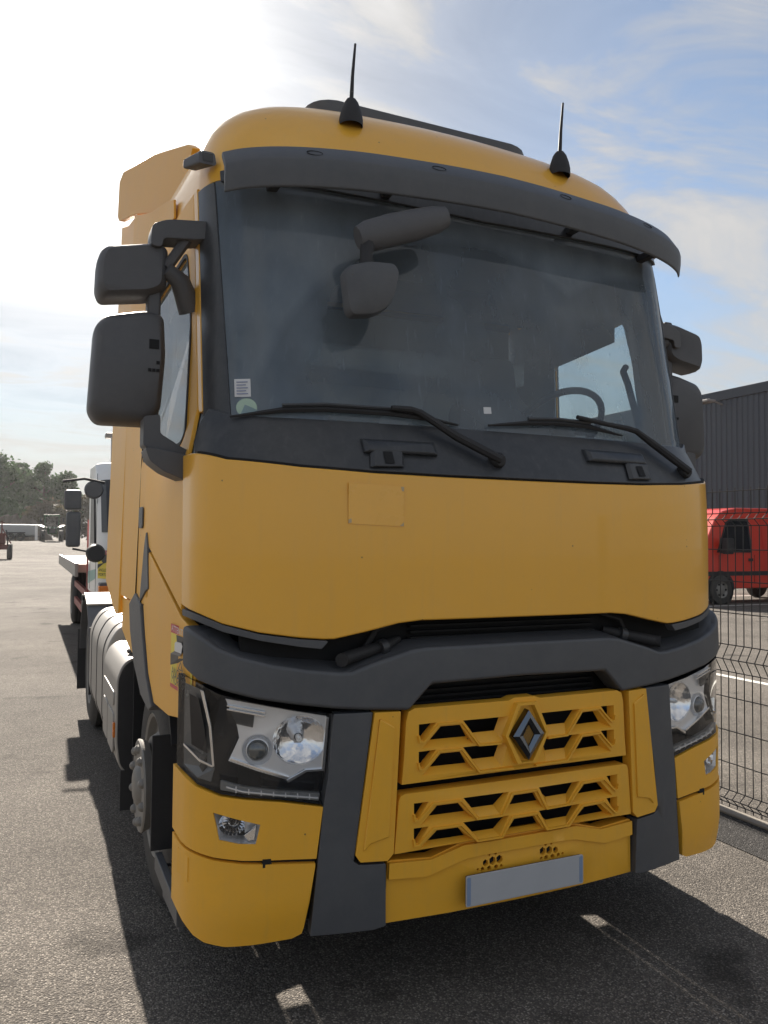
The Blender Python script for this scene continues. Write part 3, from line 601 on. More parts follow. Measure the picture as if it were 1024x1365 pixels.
# warning sticker on the right-hand wing
fm = lambda o_: (lambda y, z: (-(side_x(y, z)+o_), y, z))
SY0, SY1, SZ0, SZ1 = .55, .262, 1.135, 1.372
def sk(a, b, o_=.007): y = SY0+(SY1-SY0)*a; z = SZ0+(SZ1-SZ0)*b; return (-(side_x(y, z)+o_), y, z)
st = mesh('warning_sticker', [sk(*p) for p in ((0, 0), (1, 0), (1, 1), (0, 1))], [(0, 1, 2, 3)], M['yellow_sign'], T, 0)
mesh('red_band', [sk(*p, .0085) for p in ((0, .86), (1, .86), (1, 1), (0, 1))], [(0, 1, 2, 3)], M['red_sign'], st, 0)
mesh('red_band', [sk(*p, .0085) for p in ((0, 0), (1, 0), (1, .06), (0, .06))], [(0, 1, 2, 3)], M['red_sign'], st, 0)
mesh('black_band', [sk(*p, .0085) for p in ((.0, .34), (.0, .52), (.55, .56), (1, .86), (.35, .86), (.42, .66), (1, .62), (1, .58), (.55, .53))], [(0, 1, 2, 3, 4, 5, 6, 7, 8)], M['black_sign'], st, 0)
mesh('truck_pictogram', [sk(*p, .010) for p in ((.28, .60), (.66, .62), (.72, .74), (.66, .78), (.36, .76), (.28, .72))], [(0, 1, 2, 3, 4, 5)], M['white_sign'], st, 0)
for k, (a, b) in enumerate((((.50, .36), (.62, .48)), ((.62, .48), (.74, .36)), ((.74, .36), (.50, .36)))): pass
mesh('warning_triangle', [sk(*p, .010) for p in ((.50, .36), (.76, .36), (.63, .50), (.63, .47), (.71, .375), (.55, .375), (.63, .47), (.63, .50))], [(0, 1, 4, 5), (1, 2, 3, 4), (0, 5, 6, 7)], M['black_sign'], st, 0)
text_mesh('ATTENTION', .040, lambda x, y: sk(.07+x/.245*1.05, .895+y/.30, .010), 'lettering', M['white_sign'], st)
text_mesh('ANGLES', .052, lambda x, y: sk(.10+x/.245, .215+y/.30*1.1, .010), 'lettering', M['black_sign'], st)
text_mesh('MORTS', .052, lambda x, y: sk(.10+x/.245, .095+y/.30*1.1, .010), 'lettering', M['black_sign'], st)

# bumper beam
btop = mir([(-1.213, 1.392), (-1.205, 1.383), (-1.172, 1.360), (-1.13, 1.328), (-1.06, 1.298), (-.955, 1.270), (-.843, 1.251), (-.735, 1.238), (-.69, 1.238), (-.62, 1.262), (-.464, 1.305), (-.41, 1.311), (0, 1.314)])
bbot = mir([(-1.213, 1.25), (-1.205, 1.237), (-1.18, 1.211), (-1.11, 1.183), (-1.0, 1.153), (-.87, 1.130), (-.743, 1.112), (-.64, 1.102), (-.478, 1.090), (-.39, 1.178), (0, 1.186)])
beam = panel('bumper_beam', btop, bbot, PB, M['plastic'], T, 0.012, 0.10, nz=4, bevel=0.014, base=lambda z: .10*max(0, (z-1.23))**1.0*0.5)
bx_ = sorted(btop); bxx, bxz = zip(*bx_); Vs = []; xs_b = np.linspace(-1.19, 1.19, 61)
for x in xs_b:
    z = float(np.interp(x, bxx, bxz)); q = PB.at(x, -.015); q2 = PB.at(x, -.115); k = .5*.1*max(0, z-1.23)
    Vs += [(q[0], q[1]+k, z-.012), (q[0], q[1]+k, z-.001), (q2[0], q2[1], z+.020), (q2[0], q2[1], z+.008)]
Fs = [(i*4+k, i*4+(k+1) % 4, (i+1)*4+(k+1) % 4, (i+1)*4+k) for i in range(60) for k in range(4)]
mesh('beam_shelf', Vs, Fs, M['plastic'], beam, 40)
# recess behind and the things in it
rc = MB().box((-1.05, .16, .36), (1.05, .19, 1.50)); rc.build('dark_recess_sheet', M['void'], T, 0)  # near-black sheet, its colour standing in for shade behind the openings
for k in range(14):
    z = 1.085+k*.022
    MB().box((-.42, .118, z), (.42, .15, z+.008)).build('radiator_slat', M['void'], T, 0)
for s in (-1, 1):
    MB().tube([(s*.72, .05, 1.275), (s*.70, .07, 1.277), (s*.52, .10, 1.315), (s*.47, .12, 1.33)], [.024, .024, .020, .014], 14).build('hood_damper', M['black'], T, 40)
    MB().tube([(s*.56, .085, 1.305), (s*.535, .09, 1.311)], .029, 14).build('damper_collar', M['cowl'], T, 40)
    MB().tube([(s*.60, .13, 1.30), (s*.56, .12, 1.37), (s*.46, .13, 1.40)], .012, 8).build('hose', M['black'], T, 40)
# centre: grilles
def yf(x): return PH.at(x, 0)[1]
def grille(name, outline, cells, extra=(), depth=.03):
    holes = [c[0] for c in cells]
    fmf = lambda x, z: (x, yf(x)-.004, z); bmf = lambda x, z: (x, yf(x)+.012, z)
    V, F, B = fill2d(outline, holes, []); 
    n = len(V); P = [fmf(*p) for p in V]; FF = list(F)
    # outer rim
    k0 = len(P); m_ = len(outline)
    P += [fmf(*p) for p in outline]+[(x, yf(x)+.05, z) for x, z in outline]
    FF += [(k0+i, k0+(i+1) % m_, k0+m_+(i+1) % m_, k0+m_+i) for i in range(m_)]
    # sloped cell walls
    for O, I in cells:
        k = len(P); q = len(O); cxo = sum(p[0] for p in O)/q; sg = 0 if abs(cxo) < .02 else (1 if cxo < 0 else -1); zt = max(p[1] for p in O)-.001
        mi = np.mean([p[1] for p in I]); ci = np.mean([p[0] for p in I])
        I = [(ci+(x-ci)*1.13+sg*.011, min(zt, z-.015 if z < mi else z)) for x, z in I]
        P += [fmf(*p) for p in O]+[(x, yf(x)-.004+depth, z) for x, z in I]
        FF += [(k+i, k+(i+1) % q, k+q+(i+1) % q, k+q+i) for i in range(q)]
    me = bpy.data.meshes.new(name); me.from_pydata(P, [], FF); bm = bmesh.new(); bm.from_mesh(me)
    bmesh.ops.remove_doubles(bm, verts=bm.verts, dist=1e-5); bmesh.ops.recalc_face_normals(bm, faces=bm.faces)
    # front face must look to -y
    bm.faces.ensure_lookup_table(); f0 = max(bm.faces, key=lambda f: abs(f.normal.y)*f.calc_area())
    if f0.normal.y > 0: bmesh.ops.reverse_faces(bm, faces=bm.faces)
    bm.to_mesh(me); bm.free()
    o = link(name, me, M['paint_matt'], T); return finish(o, 24, 0)
def mcell(c): return [([(-x, z) for x, z in P][::-1]) for P in c]
def rows(row1, dz, fix=lambda r: r):
    cs = []
    for dzz in (0, dz):
        for O, I in row1:
            c = fix(([(x, z+dzz) for x, z in O], [(x, z+dzz) for x, z in I])); cs.append(c); 
            if abs(sum(p[0] for p in O)) > .01: cs.append(tuple(mcell(c)))
    return cs
ug1 = [([(-.438, 1.038), (-.369, 1.040), (-.417, .981), (-.438, .984)], [(-.436, 1.036), (-.388, 1.037), (-.434, .997), (-.436, .999)]),
       ([(-.353, 1.025), (-.276, 1.025), (-.217, .951), (-.425, .951)], [(-.353, 1.024), (-.278, 1.024), (-.254, .988), (-.384, .988)]),
       ([(-.262, 1.039), (-.072, 1.039), (-.097, .951), (-.192, .951)], [(-.255, 1.037), (-.113, 1.034), (-.132, .999), (-.215, .999)])]
ug_out = mir([(-.502, .832), (-.494, .92), (-.486, 1.05), (-.474, 1.088), (-.455, 1.096)])
ug_out = [(-.502, .832), (-.494, .92), (-.487, 1.05), (-.478, 1.085), (-.455, 1.096), (-.07, 1.097), (-.045, 1.106), (.045, 1.106), (.07, 1.097), (.455, 1.096), (.478, 1.085), (.487, 1.05), (.494, .92), (.502, .832)]
ug = grille('upper_grille', ug_out, rows(ug1, -.0965))
lg1 = [([(-.455, .762), (-.398, .762), (-.436, .708), (-.455, .711)], [(-.453, .760), (-.415, .760), (-.450, .722), (-.453, .724)]),
       ([(-.366, .745), (-.282, .745), (-.217, .682), (-.43, .682)], [(-.366, .744), (-.284, .744), (-.260, .717), (-.402, .717)]),
       ([(-.26, .760), (-.067, .760), (-.108, .684), (-.195, .684)], [(-.254, .758), (-.085, .757), (-.134, .725), (-.222, .725)]),
       ([(-.045, .745), (.045, .745), (.086, .682), (-.086, .682)], [(-.045, .744), (.045, .744), (.068, .717), (-.068, .717)])]
def fixb(c): return ([(x, max(z, .604)) for x, z in c[0]], [(x, max(z, .612)) for x, z in c[1]])
lg_out = [(-.528, .594), (-.513, .775), (-.505, .793), (-.49, .798), (.49, .798), (.505, .793), (.513, .775), (.528, .594)]
lg = grille('lower_grille', lg_out, rows(lg1, -.0875, fixb))
# raised zigzag ribs that run through both rows of each grille
def rib(path, par, w=.0052):
    n = len(path); L = []; Rr = []; L2 = []; R2 = []
    for i, p in enumerate(path):
        p = Vector(p); d0 = (p-Vector(path[i-1])).normalized() if i else None; d1 = (Vector(path[i+1])-p).normalized() if i < n-1 else None
        d0 = d0 or d1; d1 = d1 or d0
        n0, n1 = Vector((-d0.y, d0.x)), Vector((-d1.y, d1.x)); m_ = (n0+n1).normalized(); k = 1/max(.5, m_.dot(n0))
        L.append(p+m_*w*k); Rr.append(p-m_*w*k); L2.append(p+m_*w*k*.55); R2.append(p-m_*w*k*.55)
    V = []; F = []
    for i in range(n):
        for q, y in ((L[i], .004), (L2[i], -.013), (R2[i], -.013), (Rr[i], .004)): V.append((q.x, yf(q.x)+y, q.y))
    for i in range(n-1):
        for k in range(3): F.append((i*4+k, i*4+k+1, (i+1)*4+k+1, (i+1)*4+k))
    F += [(0, 1, 2, 3), tuple((n-1)*4+k for k in (3, 2, 1, 0))]
    mesh('grille_rib', V, F, M['paint_matt'], par, 0)
for dz in (0, -.0965):
    for sg in (-1, 1):
        pth = [(-.441, 1.0), (-.436, .977), (-.420, .976), (-.361, 1.034), (-.269, 1.034), (-.197, .945), (-.105 if dz == 0 else -.05, .943)]
        rib([(sg*-x if sg > 0 else x, z+dz) for x, z in pth], ug)
for dz in (0, -.0875):
    hp_ = [(-.457, .725), (-.453, .703), (-.439, .702), (-.382, .754), (-.271, .754), (-.204, .679), (-.100, .678), (-.056, .754)]
    rib([(x, max(z+dz, .600)) for x, z in hp_+[(-x, z) for x, z in hp_[::-1]]], lg)
# diamond badge in a raised hexagonal frame
def diamond(rx, rz, y, cz=.970): return [(0, y, cz+rz), (rx, y, cz), (0, y, cz-rz), (-rx, y, cz)]
hexo = [(-.045, 1.09), (.045, 1.09), (.100, .972), (.045, .862), (-.045, .862), (-.100, .972)]; hexi = [(-.030, 1.078), (.030, 1.078), (.083, .970), (.024, .868), (-.024, .868), (-.083, .970)]
fr = MB(); k = 6
fr.add([(x, -.002, z) for x, z in hexo]+[(x*.97, -.026, .97+(z-.97)*.975) for x, z in hexo]+[(x, -.026, z) for x, z in hexi]+[(x*.95, -.004, .97+(z-.97)*.96) for x, z in hexi],
   [(r*k+i, r*k+(i+1) % k, (r+1)*k+(i+1) % k, (r+1)*k+i) for r in range(3) for i in range(k)]+[tuple(range(3*k, 4*k))])
fr.build('badge_frame', M['paint_matt'], ug, 25, .003)
em = MB()
rings = [diamond(.072, .095, -.006), diamond(.070, .093, -.034), diamond(.047, .067, -.043), diamond(.025, .042, -.034), diamond(.024, .041, -.026)]
em.add([v for r in rings for v in r], [(r*4+i, r*4+(i+1) % 4, (r+1)*4+(i+1) % 4, (r+1)*4+i) for r in range(4) for i in range(4)])
emb = em.build('diamond_emblem', M['emblem'], ug, 0, .0012)
mb = MB()
for kx in range(-12, 13):
    z = .970+kx*.0033; w = .024*(1-abs(kx)*.0033/.042); mb.box((-w, -.0300, z-.0008), (w, -.0270, z+.0008))
mb.build('emblem_stripes', M['black'], emb, 0)
MB().prism([(0, 1.012), (.0245, .97), (0, .928), (-.0245, .97)], lambda x, z: (x, -.0285, z), lambda x, z: (x, -.022, z)).build('emblem_centre', M['paint_matt'], emb, 0)
# yellow strips beside the grilles
for s in (-1, 1):
    so_ = [(-.607, 1.092), (-.510, 1.090), (-.533, .60), (-.555, .578), (-.655, .585), (-.672, .610)]
    stp = poly_panel('grille_side_strip', [(s*x, z) for x, z in so_], PH, M['paint_matt'], T, .012, .05, bevel=.010)
    poly_panel('strip_rib', [(s*x, z) for x, z in ((-.590, 1.072), (-.535, 1.04), (-.553, .66), (-.62, .645), (-.645, .62))][:], PH, M['paint_matt'], stp, .019, .010, bevel=.006)
    pil = [(-.752, 1.095), (-.612, 1.093), (-.676, .588), (-.658, .574), (-.560, .566), (-.556, .349), (-.60, .342), (-.822, .352), (-.785, .78), (-.768, .89)]
    poly_panel('bumper_pillar', [(s*x, z) for x, z in pil], PH, M['plastic'], T, .006, .06, bevel=.012, base=lambda z: .10*max(0, .42-z))
# centre bumper with hex vents
hexes = []
def hexagon(cx, cz, r): return [(cx+r*math.cos(rad(a)), cz+r*math.sin(rad(a))) for a in range(30, 390, 60)]
for cx, cz, r in ((.097, .511, .0152), (.1272, .510, .0152), (.1572, .5065, .0125), (.112, .4855, .0092), (.142, .4855, .0092), (.170, .4865, .0080), (.190, .488, .0055), (.112, .5345, .0065), (.0895, .4865, .006), (.139, .5315, .0045)):
    for s in (-1, 1): hexes.append(hexagon(s*cx, cz, r))
cb = [(-.553, .348), (-.545, .562), (-.53, .566), (-.378, .556), (-.25, .592), (-.2, .598), (.2, .598), (.25, .592), (.378, .556), (.53, .566), (.545, .562), (.553, .348), (.30, .345), (-.30, .345)]
cbo = poly_panel('centre_bumper', cb, PH, M['paint_matt'], T, -.012, .05, holes=hexes, bevel=0, base=lambda z: .25*max(0, .40-z)+(.0 if z < .5 else (z-.5)*.12))
# raised upper lip of the centre bumper
lip = [(-.543, .560), (-.378, .553), (-.25, .586), (.25, .586), (.378, .553), (.543, .560), (.545, .505), (.40, .495), (.24, .536), (.165, .540), (-.165, .540), (-.24, .536), (-.40, .495), (-.545, .505)]
poly_panel('bumper_lip', lip, PH, M['paint_matt'], cbo, -.004, .02, bevel=.007)
lowl = [(-.551, .43), (-.30, .415), (.30, .415), (.551, .43), (.553, .352), (.3, .349), (-.3, .349), (-.553, .352)]
MB().box((-.24, .03, .47), (.24, .035, .545)).build('vent_backing', M['void'], cbo, 0)
pl = MB().prism(rounded([(-.26, .377), (.26, .377), (.26, .487), (-.26, .487)], .008, 3), lambda x, z: (x, -.022, z), lambda x, z: (x, -.016, z)).build('number_plate', M['plate'], T, 0, .002)
for s in (-1, 1): MB().prism(rounded([(s*.256, .382), (s*.241, .382), (s*.241, .482), (s*.256, .482)], .006, 3), lambda x, z: (x, -.0228, z), lambda x, z: (x, -.0215, z)).build('plate_band', M['blue'], pl, 0)
MB().box((-.255, -.017, .380), (.255, -.004, .484)).build('plate_holder', M['black'], pl, 0, .004)

# corner clusters: headlight, fog lamp panel, lower corner
def headlight(s):
    P_ = lambda L: [(s*x, z) for x, z in L]
    hl = MB().box((0, 0, 0), (.001, .001, .001))
    o_out = [(-1.220, 1.215), (-1.175, 1.200), (-1.127, 1.172), (-1.003, 1.140), (-.869, 1.112), (-.752, 1.096), (-.766, .896), (-.779, .790), (-.927, .817), (-1.045, .831), (-1.117, .842), (-1.181, .866), (-1.220, .893)]
    cuts = [s*c for c in (.8, .85, .9, .95, 1.0, 1.04, 1.08, 1.11, 1.14, 1.16, 1.18, 1.195, 1.205, 1.213)]
    # the housing's black tray: 7 cm behind the lens
    def at(o_):        # depth under the lens, shallow where the lamp wraps round the corner
        def g(x, z):
            k = 1 if o_ > 0 else min(1, max(.13, (1.195-abs(x))/.12)); q = PB.at(x, o_*k); return (q[0], q[1], z)
        return g
    tray = plate('headlight', P_(o_out), M['black_gloss'], T, at(-.075), at(-.09), [], cuts, 0)
    # rim wall
    n = len(o_out); Vv = [at(.002)(*p) for p in P_(o_out)]+[at(-.085)(*p) for p in P_(o_out)]
    mesh('housing', Vv, [(i, (i+1) % n, n+(i+1) % n, n+i) for i in range(n)], M['black_gloss'], tray, 0)
    # chrome inner bezel
    bez = [(-1.112, 1.153), (-.90, 1.108), (-.770, 1.082), (-.784, .905), (-.845, .905), (-.905, .873), (-1.0, .905), (-1.100, .944), (-1.086, .975), (-1.066, 1.02), (-1.074, 1.06)]
    holeA = [(-.862+.090*math.cos(t), 1.006+.082*math.sin(t)) for t in np.linspace(0, 2*math.pi, 24, endpoint=False)]
    holeB = [(-1.004+.052*math.cos(t), .978+.052*math.sin(t)) for t in np.linspace(0, 2*math.pi, 22, endpoint=False)]
    plate('bezel', P_(bez), M['reflector_grey'], tray, at(-.032), at(-.045), [P_(holeA), P_(holeB)], [], .006)
    # high beam bowl with facets, bulb shield
    mb = MB(); cA = (-.862, 1.006); N = 28; rr = [(.091, -.031), (.080, -.042), (.058, -.056), (.036, -.068), (.014, -.074)]
    mb.add([at(d)(s*(cA[0]+r*math.cos(t)), cA[1]+r*.95*math.sin(t)) for r, d in rr for t in np.linspace(0, 2*math.pi, N, endpoint=False)], [(i*N+k, i*N+(k+1) % N, (i+1)*N+(k+1) % N, (i+1)*N+k) for i in range(4) for k in range(N)])
    mb.build('reflector', M['reflector'], tray, 50)
    b0 = Vector(at(-.075)(s*cA[0], cA[1])); b1 = Vector(at(-.035)(s*cA[0], cA[1]))
    MB().tube([b0, b0.lerp(b1, .7), b1], [.011, .011, .004], 10).build('bulb', M['reflector_grey'], tray, 40)
    # projector lens with ring
    mb = MB(); N = 24; prof = [(.055, -.030), (.050, -.044), (.043, -.050), (.039, -.028), (.036, -.026)]
    mb.add([at(d)(s*(-1.0+r*math.cos(t)-.004), .978+r*math.sin(t)) for r, d in prof for t in np.linspace(0, 2*math.pi, N, endpoint=False)], [(i*N+k, i*N+(k+1) % N, (i+1)*N+(k+1) % N, (i+1)*N+k) for i in range(4) for k in range(N)])
    mb.build('projector_ring', M['reflector_grey'], tray, 40)
    mb = MB(); pr_ = [(.0365, -.030), (.033, -.019), (.026, -.011), (.015, -.006), (.005, -.0045), (.0005, -.0045)]
    mb.add([at(d)(s*(-1.0+r*math.cos(t)-.004), .978+r*math.sin(t)) for r, d in pr_ for t in np.linspace(0, 2*math.pi, N, endpoint=False)], [(i*N+k, i*N+(k+1) % N, (i+1)*N+(k+1) % N, (i+1)*N+k) for i in range(5) for k in range(N)])
    mb.build('projector_lens', M['projector'], tray, 50)
    # indicator box above the projector
    plate('indicator', P_([(-1.11, 1.118), (-1.015, 1.098), (-1.02, 1.055), (-1.10, 1.075)]), M['smoke'], tray, at(-.02), at(-.03), [], [], .003)
    for z0 in (1.122, 1.134): plate('chrome_line', P_([(-1.105, z0), (-.98, z0-.026), (-.98, z0-.032), (-1.105, z0-.006)]), M['chrome'], tray, at(-.018), at(-.03), [], [], .001)
    plate('chrome_sweep', P_([(-1.095, .948), (-1.0, .912), (-.905, .876), (-.895, .884), (-1.0, .922), (-1.09, .957)]), M['chrome'], tray, at(-.020), at(-.035), [], [], .002)
    plate('chrome_frame', P_([(-.772, 1.08), (-.762, 1.08), (-.776, .897), (-.838, .897), (-.90, .865), (-.905, .873), (-.842, .905), (-.786, .905)]), M['chrome'], tray, at(-.022), at(-.036), [], [], .001)
    # running light bar along the bottom edge, with cells
    bar_ = plate('running_light', P_([(-1.12, .885), (-1.05, .862), (-.93, .842), (-.793, .826), (-.797, .800), (-.93, .822), (-1.05, .838), (-1.12, .852)]), M['drl'], tray, at(-.010), at(-.028), [], [s*c for c in (.85, .9, .95, 1.0, 1.05, 1.09)], .003)
    for xx in (-.83, -.87, -.91, -.95, -.99, -1.03, -1.07): plate('divider', P_([(xx-.002, np.interp(xx, [-1.12, -1.05, -.93, -.793], [.882, .859, .839, .823])), (xx+.002, np.interp(xx, [-1.12, -1.05, -.93, -.793], [.882, .859, .839, .823])), (xx+.002, np.interp(xx, [-1.12, -1.05, -.93, -.793], [.854, .841, .825, .804])), (xx-.002, np.interp(xx, [-1.12, -1.05, -.93, -.793], [.854, .841, .825, .804]))]), M['reflector_grey'], bar_, at(-.001), at(-.008), [], [], 0)
    plate('light_guide', P_([(-1.10, .866), (-1.05, .850), (-.93, .832), (-.80, .8145), (-.80, .8105), (-.93, .828), (-1.05, .846), (-1.10, .861)]), M['reflector_grey'], bar_, at(-.002), at(-.008), [], [s*c for c in (.85, .9, .95, 1.0, 1.05)], 0)
    # tall side light
    sd = plate('side_light', P_([(-1.214, 1.19), (-1.172, 1.178), (-1.150, 1.06), (-1.140, .92), (-1.15, .875), (-1.185, .885), (-1.214, .91)]), M['strip'], tray, at(-.030), at(-.04), [], [s*c for c in (1.16, 1.18, 1.195, 1.205)], .002)
    plate('chrome_edge', P_([(-1.180, 1.180), (-1.172, 1.178), (-1.150, 1.06), (-1.139, .93), (-1.145, .925), (-1.157, 1.06)]), M['chrome'], sd, at(-.018), at(-.03), [], [], .001)
    plate('chrome_edge', P_([(-1.214, .972), (-1.18, .940), (-1.145, .925), (-1.145, .932), (-1.18, .949), (-1.214, .981)]), M['chrome'], sd, at(-.014), at(-.03), [], [s*1.195, s*1.205], .001)
    plate('side_reflector', P_([(-1.206, 1.16), (-1.184, 1.15), (-1.168, 1.05), (-1.16, .97), (-1.2, .99)]), M['black_gloss'], sd, at(-.022), at(-.03), [], [s*1.18, s*1.195], .002)
    # clear cover
    V2, F2, B2 = fill2d(P_(o_out), [], cuts); mesh('cover_lens', [at(.004)(*p) for p in V2], F2, M['lens'], tray, 60)
    return tray
for s in (-1, 1):
    headlight(s)
    P_ = lambda L: [(s*x, z) for x, z in L]
    fogh = [(-1.136, .780), (-1.06, .758), (-.992, .739), (-1.006, .675), (-1.06, .678), (-1.118, .690)]
    up_ = [(-1.222, .885), (-1.185, .858), (-1.117, .834), (-1.045, .823), (-.927, .809), (-.785, .783), (-.806, .612), (-.907, .617), (-1.046, .623), (-1.133, .633), (-1.212, .648), (-1.222, .66)]
    cp = poly_panel('fog_lamp_panel', P_(up_), PB, M['paint_matt'], T, .006, .045, holes=[P_(fogh)], bevel=.006)
    at = lambda o_: (lambda x, z: (PB.at(x, o_)[0], PB.at(x, o_)[1], z))
    n = 6
    fg = mesh('fog_lamp', [at(.0)(*p) for p in P_(fogh)]+[at(-.06)(*p) for p in P_([(-1.06+(x+1.06)*.85, .725+(z-.725)*.85) for x, z in fogh])], [(i, (i+1) % n, n+(i+1) % n, n+i) for i in range(n)]+[tuple(range(n, 2*n))], M['reflector_grey'], T, 0)
    mb = MB(); N = 20; rr = [(.042, -.012), (.036, -.030), (.02, -.045), (.008, -.05)]
    mb.add([at(d)(s*(-1.083+r*math.cos(t)), .737+r*.9*math.sin(t)) for r, d in rr for t in np.linspace(0, 2*math.pi, N, endpoint=False)], [(i*N+k, i*N+(k+1) % N, (i+1)*N+(k+1) % N, (i+1)*N+k) for i in range(3) for k in range(N)])
    mb.build('fog_reflector', M['chrome'], fg, 0)
    MB().tube([at(-.046)(s*-1.083, .737), at(-.02)(s*-1.083, .740)], [.012, .009], 10).build('bulb', M['black_gloss'], fg, 40)
    plate('fog_fin', P_([(-1.045, .700), (-1.005, .728), (-1.01, .685), (-1.03, .682)]), M['chrome'], fg, at(-.012), at(-.03), [], [], .001)
    V2, F2, B2 = fill2d(P_(fogh), [], [s*1.08, s*1.04]); mesh('cover_lens', [at(.001)(*p) for p in V2], F2, M['lens'], fg, 60)
    lt_ = [(-1.221, .652), (-1.212, .641), (-1.133, .624), (-1.046, .613), (-.907, .604), (-.810, .598)]
    lb_ = [(-1.221, .42), (-1.205, .392), (-1.18, .362), (-1.15, .345), (-1.09, .334), (-1.0, .338), (-.88, .347), (-.848, .362), (-.842, .385), (-.810, .590)]
    lp = panel('corner_bumper', P_(lt_), P_(lb_), PB, M['paint_matt'], T, .010, .06, nz=5, bevel=.010, base=lambda z: .22*max(0, .44-z))
    plate('tow_eye_cover', P_([(-1.2145, .625), (-1.195, .617), (-1.195, .535), (-1.2145, .54)]), M['paint_matt'], lp, at(.013), at(.005), [], [], .002)
    poly_panel('panel_gap', P_([(-1.21, .66), (-1.13, .645), (-.90, .63), (-.81, .625), (-.81, .59), (-.9, .59), (-1.13, .61), (-1.21, .63)]), PB, M['void'], T, -.012, .02, bevel=0)
    MB().box((min(s*.955, s*.985), .072, .598), (max(s*.955, s*.985), .09, .625)).build('panel_clip', M['void'], T, 0)

# wipers
def surf(x, z, off): X, Y = PH.at(x, off); return (X, Y+base_w(z), z)
for pv, armp, bl, hub in (((-.095, 2.0), [(-.095, 2.0), (-.17, 2.04), (-.255, 2.086), (-.385, 2.172), (-.42, 2.182), (-.50, 2.183)], [(-1.07, 2.128), (-.9, 2.155), (-.75, 2.166), (-.5, 2.166), (-.37, 2.158), (-.22, 2.138)], (-.60, 2.182)),
                          ((.915, 2.005), [(.915, 2.005), (.83, 2.065), (.75, 2.125), (.665, 2.172), (.62, 2.18), (.50, 2.19), (.34, 2.208)], [(-.085, 2.146), (.1, 2.168), (.25, 2.178), (.42, 2.176), (.60, 2.150)], (.30, 2.20))):
    wp = MB().tube([surf(x, z, .035) for x, z in armp], [.017, .018, .017, .013, .012, .010, .009][:len(armp)], 8).build('wiper_arm', M['black'], T, 40)
    mb = MB()
    pp = [surf(x, z, .012) for x, z in bl]; mb.tube(pp, [.004]+[.011]*(len(pp)-2)+[.004], 6); mb.build('wiper_blade', M['black'], wp, 40)
    pp = [surf(x, z+.016, .022) for x, z in bl[1:-1]]; MB().tube(pp, .007, 6).build('blade_spine', M['cowl'], wp, 40)
    MB().lathe([(-.03, .030), (.0, .030), (.012, .022), (.014, 0)], surf(pv[0], pv[1], .02), 'y', 16, -1).build('wiper_pivot', M['black'], wp, 40)
# cowl service hatches
for (x0, x1, zt, zb) in ((-.635, -.34, 2.062, 2.004), (.35, .685, 2.076, 2.018)):
    hatch = MB(); n = 8
    rg = lambda d, e, zt_, zb_: [surf(x0+e+(x1-x0-2*e)*i/n, zt_, d) for i in range(n+1)]+[surf(x1-e-(x1-x0-2*e)*i/n, zb_, d) for i in range(n+1)]
    hatch.loft([rg(-.01, 0, zt, zb), rg(.012, .006, zt-.004, zb+.004), rg(.022, .02, zt-.014, zb+.014)]).build('cowl_hatch', M['cowl'], T, 30, .004)
    hx = x0+.03 if x0 < 0 else x1-.13
    MB().loft([[surf(hx, 2.03, .004), surf(hx+.13, 2.03, .004), surf(hx+.115, 1.955, .004), surf(hx-.02, 1.95, .004)], [surf(hx+.012, 2.022, .02), surf(hx+.115, 2.022, .02), surf(hx+.1, 1.96, .012), surf(hx, 1.957, .012)]]).build('cowl_latch', M['cowl'], T, 0, .003)
    mesh('latch_recess', [surf(hx+.04, 2.012, .022), surf(hx+.075, 2.012, .022), surf(hx+.075, 1.968, .017), surf(hx+.04, 1.968, .017)], [(0, 1, 2, 3)], M['void'], T, 0)

# front mirror hanging below the visor
fmr = MB(); mst = [((-.64, 2.80), .032, .040), ((-.60, 2.815), .038, .055), ((-.50, 2.855), .042, .058), ((-.40, 2.893), .042, .056), ((-.32, 2.925), .040, .050), ((-.275, 2.945), .030, .038)]
rings = []
for (x, z), ry, rz in mst: rings.append([(x-.35*rz*math.sin(t), .13+ry*math.cos(t), z+rz*math.sin(t)) for t in np.linspace(0, 2*math.pi, 12, endpoint=False)])
fm_o = fmr.loft(rings).build('front_mirror_bracket', M['plastic_mirror'], T, 50)
MB().tube([(-.60, .13, 2.80), (-.615, .11, 2.73), (-.617, .095, 2.66)], [.030, .024, .03], 10).build('mirror_stalk', M['black'], fm_o, 40)
mo = rounded([(-.722, 2.640), (-.70, 2.672), (-.62, 2.700), (-.52, 2.706), (-.500, 2.68), (-.512, 2.60), (-.545, 2.535), (-.60, 2.500), (-.69, 2.487), (-.706, 2.51)], .03, 3)
cxm, czm = -.615, 2.60
MB().loft([[(x, .10, z) for x, z in mo], [(x, .075, z) for x, z in mo], [(cxm+(x-cxm)*.93, .055, czm+(z-czm)*.93) for x, z in mo], [(cxm+(x-cxm)*.6, .042, czm+(z-czm)*.6) for x, z in mo]]).build('front_mirror', M['plastic'], fm_o, 45)
mesh('mirror_glass', [(cxm+(x-cxm)*.95, .102, czm+(z-czm)*.95) for x, z in mo], [tuple(range(len(mo)))], M['chrome'], fm_o, 0)

